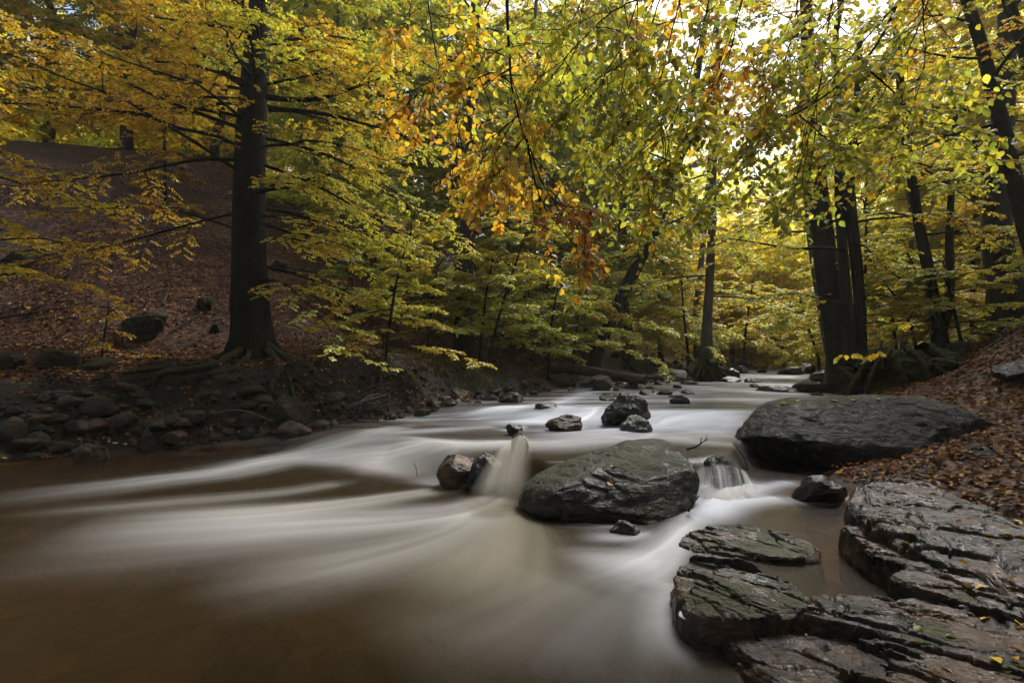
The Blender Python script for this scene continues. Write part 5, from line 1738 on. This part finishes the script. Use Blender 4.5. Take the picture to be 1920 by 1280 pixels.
s = np.linspace(0, 1, 3)[None, :, None]
tw = c[:, None] + d[:, None] * s * 1.7 - np.array([0, 0, 0.35]) * s ** 2
V, F, C = leaves_on(tw, 11, 0.36, r, 0.2, 0.45, 0.0, 0.36, {'gold': .10, 'yellow': .48, 'lime': .38, 'green': .04}, 1, 0.15)
C = np.clip(C * 1.25, 0, 0.7)  # far leaf colours brightened to imitate the sunlit glow
fw = mesh('distant_woods', V, F, M_FAR, None, {'col': C}, smooth=False)
tag(fw, 'mass of yellow-green foliage closing the valley', 'woods', kind='stuff')
# ------------------------------------------------------------------ boughs hanging into the picture from above
def hanging(label, stems, mixw, seed, y, r0, n_sub, n_tw, n_leaf, size, sub_len, group=None, patch=2.0, hang=0.55, tilt=0.75, tw_len=0.5, up=None):
    """A bough that comes down from beyond the top of the frame: main stem and side stems follow the photo, twigs and leaves grow on them."""
    r = np.random.default_rng(seed)
    polys, rad = [], []
    for k, (lp, ra) in enumerate(stems):
        q = np.array([at(a[0], a[1], a[2] if len(a) > 2 else y) for a in lp])
        q = resample(smooth_poly(q, 3), 24)
        q = q + np.cumsum(r.normal(0, 0.0025, q.shape), 0)
        polys.append(q)
        rad.append(ra)
    base = polys[0][0].copy()
    root = thing('hanging_bough', label, 'branch', base, group)
    for k, (q, ra) in enumerate(zip(polys, rad)):
        R = np.linspace(ra, max(ra * 0.22, 0.0016), 24)
        V, F = tubes(q[None], R[None], 8)
        mesh('stem', V - base, F, M_TWIG, root)
    Q = np.stack([resample(q, 10) for q in polys])
    L = np.array([np.sum(np.linalg.norm(np.diff(q, axis=0), axis=1)) for q in Q])
    sub, Ls = grow(Q, n_sub, np.full(len(Q), sub_len), r, (0.5, 1.1), 0.0, 0.22, 0.05, 5, 0.3, 0.08, 1.0)
    sub[:, :, 1] += 0.22 * np.linspace(0, 1, sub.shape[1])[None]
    tw, _ = grow(sub, n_tw, np.maximum(Ls * tw_len, 0.12), r, (0.5, 1.0), 0.0, 0.25, 0.15, 4, 0.4, 0.08, 0.9)
    b = Buf()
    for poly, a_, b_ in ((sub, 0.0032, 0.0016), (tw, 0.0016, 0.0009)):
        K = poly.shape[1]
        b.add(*tubes(poly, np.linspace(a_, b_, K)[None] * np.ones((len(poly), 1)), 4))
    tag(mesh('twigs', np.concatenate(b.V) - base, b.F, M_TWIG, root), kind='stuff')
    ends = np.concatenate([tw, np.stack([resample(q[2:], 4) for q in sub])])
    V, F, C = leaves_on(ends, n_leaf, size, r, hang, tilt, 0.12, 0.34, mixw, 3, patch)
    mesh('leaves', V - base, F, M_LEAF, root, {'col': C}, smooth=False)
    return root


hanging('bough of orange beech leaves on a dark stem hanging down in the centre',
        [([(930, -420, 2.5), (945, -150, 2.6), (952, 0), (954, 90), (960, 160), (972, 215), (988, 262), (997, 300)], 0.016),
         ([(988, 262), (994, 310), (1005, 350), (1030, 400), (1075, 450), (1110, 480)], 0.0055),
         ([(994, 280), (1010, 340), (1050, 390), (1095, 440)], 0.005),
         ([(960, 160), (930, 130), (890, 150), (850, 175)], 0.0045),
         ([(972, 215), (930, 250), (900, 270)], 0.004),
         ([(985, 255), (950, 300), (940, 330)], 0.004),
         ([(955, 110), (900, 100), (860, 80)], 0.004)],
        {'brown': 0.04, 'orange': 0.22, 'gold': 0.50, 'lime': 0.24}, 41, 2.7, 0.012, 6, 5, 4, 0.056, 0.45, hang=0.35)
hanging('bough of orange and brown leaves on a thin stem, left of the central hanging bough',
        [([(770, -400, 2.9), (790, -120, 3.0), (800, 0), (812, 80), (822, 135), (850, 190), (872, 240), (900, 290)], 0.009),
         ([(806, 60), (770, 40), (730, 55)], 0.004),
         ([(822, 135), (790, 170), (765, 190)], 0.004),
         ([(850, 190), (860, 250), (890, 310), (940, 350)], 0.004),
         ([(800, 20), (850, 40), (900, 30)], 0.004)],
        {'brown': 0.04, 'orange': 0.18, 'gold': 0.48, 'lime': 0.30}, 42, 3.1, 0.008, 6, 5, 4, 0.056, 0.50, hang=0.35)
hanging('bough of large olive-green beech leaves filling the top right of centre',
        [([(1330, -460, 2.6), (1250, -160, 2.7), (1195, 0), (1178, 50), (1160, 100), (1140, 130), (1100, 165), (1060, 205)], 0.007),
         ([(1195, 0), (1130, 40), (1080, 90), (1050, 130), (1000, 160)], 0.005),
         ([(1250, -60), (1220, 60), (1180, 110), (1130, 150), (1100, 190)], 0.005),
         ([(1290, -60), (1260, 80), (1235, 180), (1200, 240)], 0.005),
         ([(1340, -60), (1320, 60), (1290, 160), (1250, 250), (1200, 300)], 0.0055),
         ([(1120, -80), (1090, 0), (1060, 60), (1020, 90)], 0.004),
         ([(1400, -40), (1385, 60), (1350, 150), (1330, 230)], 0.0045),
         ([(1235, 180), (1250, 270), (1230, 320)], 0.0035)],
        {'brown': 0.015, 'gold': 0.12, 'olive': 0.52, 'green': 0.18, 'lime': 0.17}, 43, 2.8, 0.008, 9, 7, 5, 0.055, 0.66, hang=0.4)
hanging('arching dark bough from the top right with green leaves along its tip',
        [([(1830, -380, 3.1), (1760, -140, 3.1), (1690, 0), (1665, 55), (1640, 100), (1610, 130), (1560, 175), (1500, 215), (1440, 240), (1400, 250)], 0.016),
         ([(1615, 126), (1650, 145), (1690, 190), (1720, 225), (1790, 250)], 0.007),
         ([(1500, 215), (1540, 250), (1560, 280), (1620, 260)], 0.005),
         ([(1690, 0), (1600, 100), (1520, 190), (1460, 225)], 0.006),
         ([(1620, -60), (1560, 40), (1480, 110), (1420, 160)], 0.006),
         ([(1500, -60), (1490, 60), (1460, 160), (1410, 230)], 0.005),
         ([(1760, -60), (1700, 100), (1630, 215), (1570, 300)], 0.005),
         ([(1570, -60), (1545, 80), (1530, 200), (1495, 320)], 0.005),
         ([(1720, -60), (1740, 80), (1720, 180), (1680, 270)], 0.005),
         ([(1440, 240), (1400, 280), (1370, 330), (1330, 360)], 0.004)],
        {'brown': 0.015, 'gold': 0.12, 'olive': 0.52, 'green': 0.18, 'lime': 0.17}, 44, 3.2, 0.012, 9, 7, 5, 0.055, 0.70, hang=0.4)
hanging('sprig of yellow leaves crossing the three slim stems, low above the stump',
        [([(1760, 580, 5.4), (1700, 630, 5.4), (1650, 655, 5.3), (1590, 660, 5.2), (1560, 668, 5.2)], 0.004)],
        {'yellow': 0.6, 'gold': 0.4}, 45, 5.3, 0.004, 3, 2, 3, 0.08, 0.16)

for k in range(9):
    a = (U(30, 620), U(380, 640))
    pa = drop(a[0], a[1], 8, 24)
    th = U(0, 3.1)
    Ls = U(0.5, 1.5)
    q = np.array([[pa[0] + t * Ls * math.cos(th), pa[1] + t * Ls * math.sin(th), 0] for t in (-.5, 0, .5)])
    q[:, 2] = height(q[:, 0], q[:, 1]) + 0.06
    stick('dead branch lying among the leaves of the left hillside', list(q), U(0.015, 0.04), M_GREY if k % 2 else M_BARK, group='dead branches on the left hillside', side=[6, 9])

# ------------------------------------------------------------------ leaf litter and grass
r = np.random.default_rng(77)


def litter(name, label, x, y, size, lift, flat=0.38):
    z = height(x, y)
    e = 0.15
    nx, ny = -(height(x + e, y) - z) / e, -(height(x, y + e) - z) / e
    Nn = norm(np.stack([nx, ny, np.ones_like(nx)], 1)) + r.normal(0, flat, (len(x), 3))
    a = r.uniform(0, 6.28, len(x))
    A = np.stack([np.cos(a), np.sin(a), nx * -np.cos(a) + ny * -np.sin(a)], 1) + r.normal(0, 0.2, (len(x), 3))
    P = np.stack([x, y, z + lift + r.uniform(0, 0.02, len(x))], 1)
    C = np.array(PAL['litter'])[r.integers(0, 6, len(x))] * r.uniform(0.45, 1.15, (len(x), 1))
    ye = r.random(len(x)) < 0.04
    C[ye] = np.array((0.42, 0.27, 0.04))
    V, F, C = leaf_geo(P, A, Nn, size * r.uniform(0.6, 1.2, len(x)), 0.33, C, 2 if size < 0.09 else 1)
    o = mesh(name, V, F, M_LITTER, None, {'col': C}, smooth=False)
    return tag(o, label, 'leaf litter', kind='stuff')


x, y = r.uniform(-14, 3, 150000), r.uniform(7.5, 24, 150000)
d, sd = sdist(LEFT, x, y)
m = (sd > 0) & (d > np.interp(x, [-3, 0], [1.05, 0.55])) & (r.random(len(x)) < np.clip(11 / (y ** 1.05) - 0.15, 0.1, 1)) & (n2(x, y, 0.8, 4, 6.6) > -0.22 + 0.12 * r.normal(size=len(x)))
litter('leaf_litter', 'brown leaf litter covering the left hillside', x[m], y[m], 0.075, 0.012)
x, y = r.uniform(1.2, 13, 90000), r.uniform(1.2, 15, 90000)
d, sd = sdist(RIGHT, x, y)
m = (sd < 0) & (d > 0.12) & (r.random(len(x)) < np.clip(7 / (y + 2), 0.1, 1)) & ((x > 2.6 + 0.25 * np.abs(y - 4)) | (y > 4.6))
m &= ~((y < 3.2) & (x < 3.6))
litter('leaf_litter', 'wet brown leaf litter covering the path on the right bank', x[m], y[m], 0.068, 0.012)
x, y = r.uniform(-8, 0, 9000), r.uniform(6, 10, 9000)
d, sd = sdist(LEFT, x, y)
m = (sd > 0) & (d < 1.1) & (n2(x, y, 1.6, 3, 2.6) > 0.02)
litter('leaf_litter', 'scattered leaves among the rubble of the left bank', x[m], y[m], 0.065, 0.02, 0.6)


def grass(label, cx, cy, rad, n, ln, cols, droop):
    a, q = r.uniform(0, 6.28, n), np.sqrt(r.random(n)) * rad
    x, y = cx + np.cos(a) * q, cy + np.sin(a) * q
    z = height(x, y)
    b = r.uniform(0, 6.28, n)
    dirv = np.stack([np.cos(b) * 0.5, np.sin(b) * 0.5 - droop * 0.4, np.ones(n)], 1)
    L = ln * r.uniform(0.5, 1.1, n)[:, None]
    s = np.linspace(0, 1, 4)[None, :, None]
    P = np.stack([x, y, z - 0.02], 1)[:, None] + norm(dirv)[:, None] * L[:, None] * s + np.array([0.0, -0.25, -1.0]) * droop * L[:, None] * s ** 2
    wv = np.stack([np.cos(b + 1.57), np.sin(b + 1.57), np.zeros(n)], 1)[:, None] * 0.006 * (1.05 - s)
    V = np.stack([P - wv, P + wv], 2).reshape(-1, 3)
    i = np.arange(n)[:, None] * 8 + np.arange(3)[None] * 2
    F = np.stack([i, i + 1, i + 3, i + 2], -1).reshape(-1, 4)
    C = np.repeat(np.array(cols)[r.integers(0, len(cols), n)] * r.uniform(0.7, 1.2, (n, 1)), 8, 0)
    tag(mesh('grass', V, F, M_GRASS, None, {'col': C}), label, 'grass', kind='stuff')


GR = [(0.07, 0.11, 0.02), (0.10, 0.13, 0.025), (0.14, 0.15, 0.03)]
for px, py, y0, y1, rad, n, ln in [(820, 680, 9, 14, 0.8, 900, 0.22), (770, 685, 9, 14, 0.6, 400, 0.18), (860, 700, 9, 14, 0.6, 600, 0.25), (920, 700, 9, 14, 0.6, 350, 0.2)]:
    p = drop(px, py, y0, y1)
    grass('green grass on the left bank below the buttressed trunk', p[0], p[1], rad, n, ln, GR, 0.35)
p = drop(898, 706, 8.5, 14)
grass('pale dry grass drooping over the left bank edge', p[0], p[1], 0.28, 260, 0.45, [(0.30, 0.26, 0.12), (0.24, 0.22, 0.10)], 1.0)

# ragged fringe of moss and short plants along the top of the cut bank
x, y = r.uniform(-10, 4, 60000), r.uniform(6, 18, 60000)
d, sd = sdist(LEFT, x, y)
m = (sd > 0) & (np.abs(d - 1.15) < 0.32) & (n2(x, y, 1.1, 3, 3.9) > -0.1)
x, y = x[m], y[m]
n = len(x)
P = np.stack([x, y, height(x, y) - 0.005], 1)
A = r.normal(0, 0.7, (n, 3)) + np.array([0, -0.5, 0.15])
C = np.array([(0.03, 0.036, 0.008), (0.05, 0.055, 0.012), (0.022, 0.024, 0.007), (0.05, 0.035, 0.016)])[r.integers(0, 4, n)]
V, F, C = leaf_geo(P, A, r.normal(0, 1, (n, 3)), r.uniform(0.03, 0.10, n), 0.14, C, 1)
tag(mesh('moss_fringe', V, F, M_GRASS, None, {'col': C}, smooth=False), 'mossy fringe along the top edge of the left bank', 'moss', kind='stuff')

# ------------------------------------------------------------------ thin haze added to lift the dark gaps: far leaves fade a little
b = bmesh.new()
bmesh.ops.create_cube(b, size=1)
me = bpy.data.meshes.new('haze')
b.to_mesh(me)
b.free()
hz = link_mesh('haze', me)
zmin = float(Z.min()) - 1.0
hz.scale = (700, 700, 45 - zmin)
hz.location = (0, 150, (45 + zmin) / 2)
hm = bpy.data.materials.new('damp_air')
hm.use_nodes = True
hm.node_tree.nodes.clear()
pv = hm.node_tree.nodes.new('ShaderNodeVolumePrincipled')
pv.inputs['Color'].default_value = (0.9, 0.93, 0.85, 1)
pv.inputs['Density'].default_value = 0.0006
pv.inputs['Anisotropy'].default_value = 0.3
ho = hm.node_tree.nodes.new('ShaderNodeOutputMaterial')
hm.node_tree.links.new(pv.outputs[0], ho.inputs['Volume'])
me.materials.append(hm)
tag(hz, kind='stuff')
cy.volume_bounces = 1
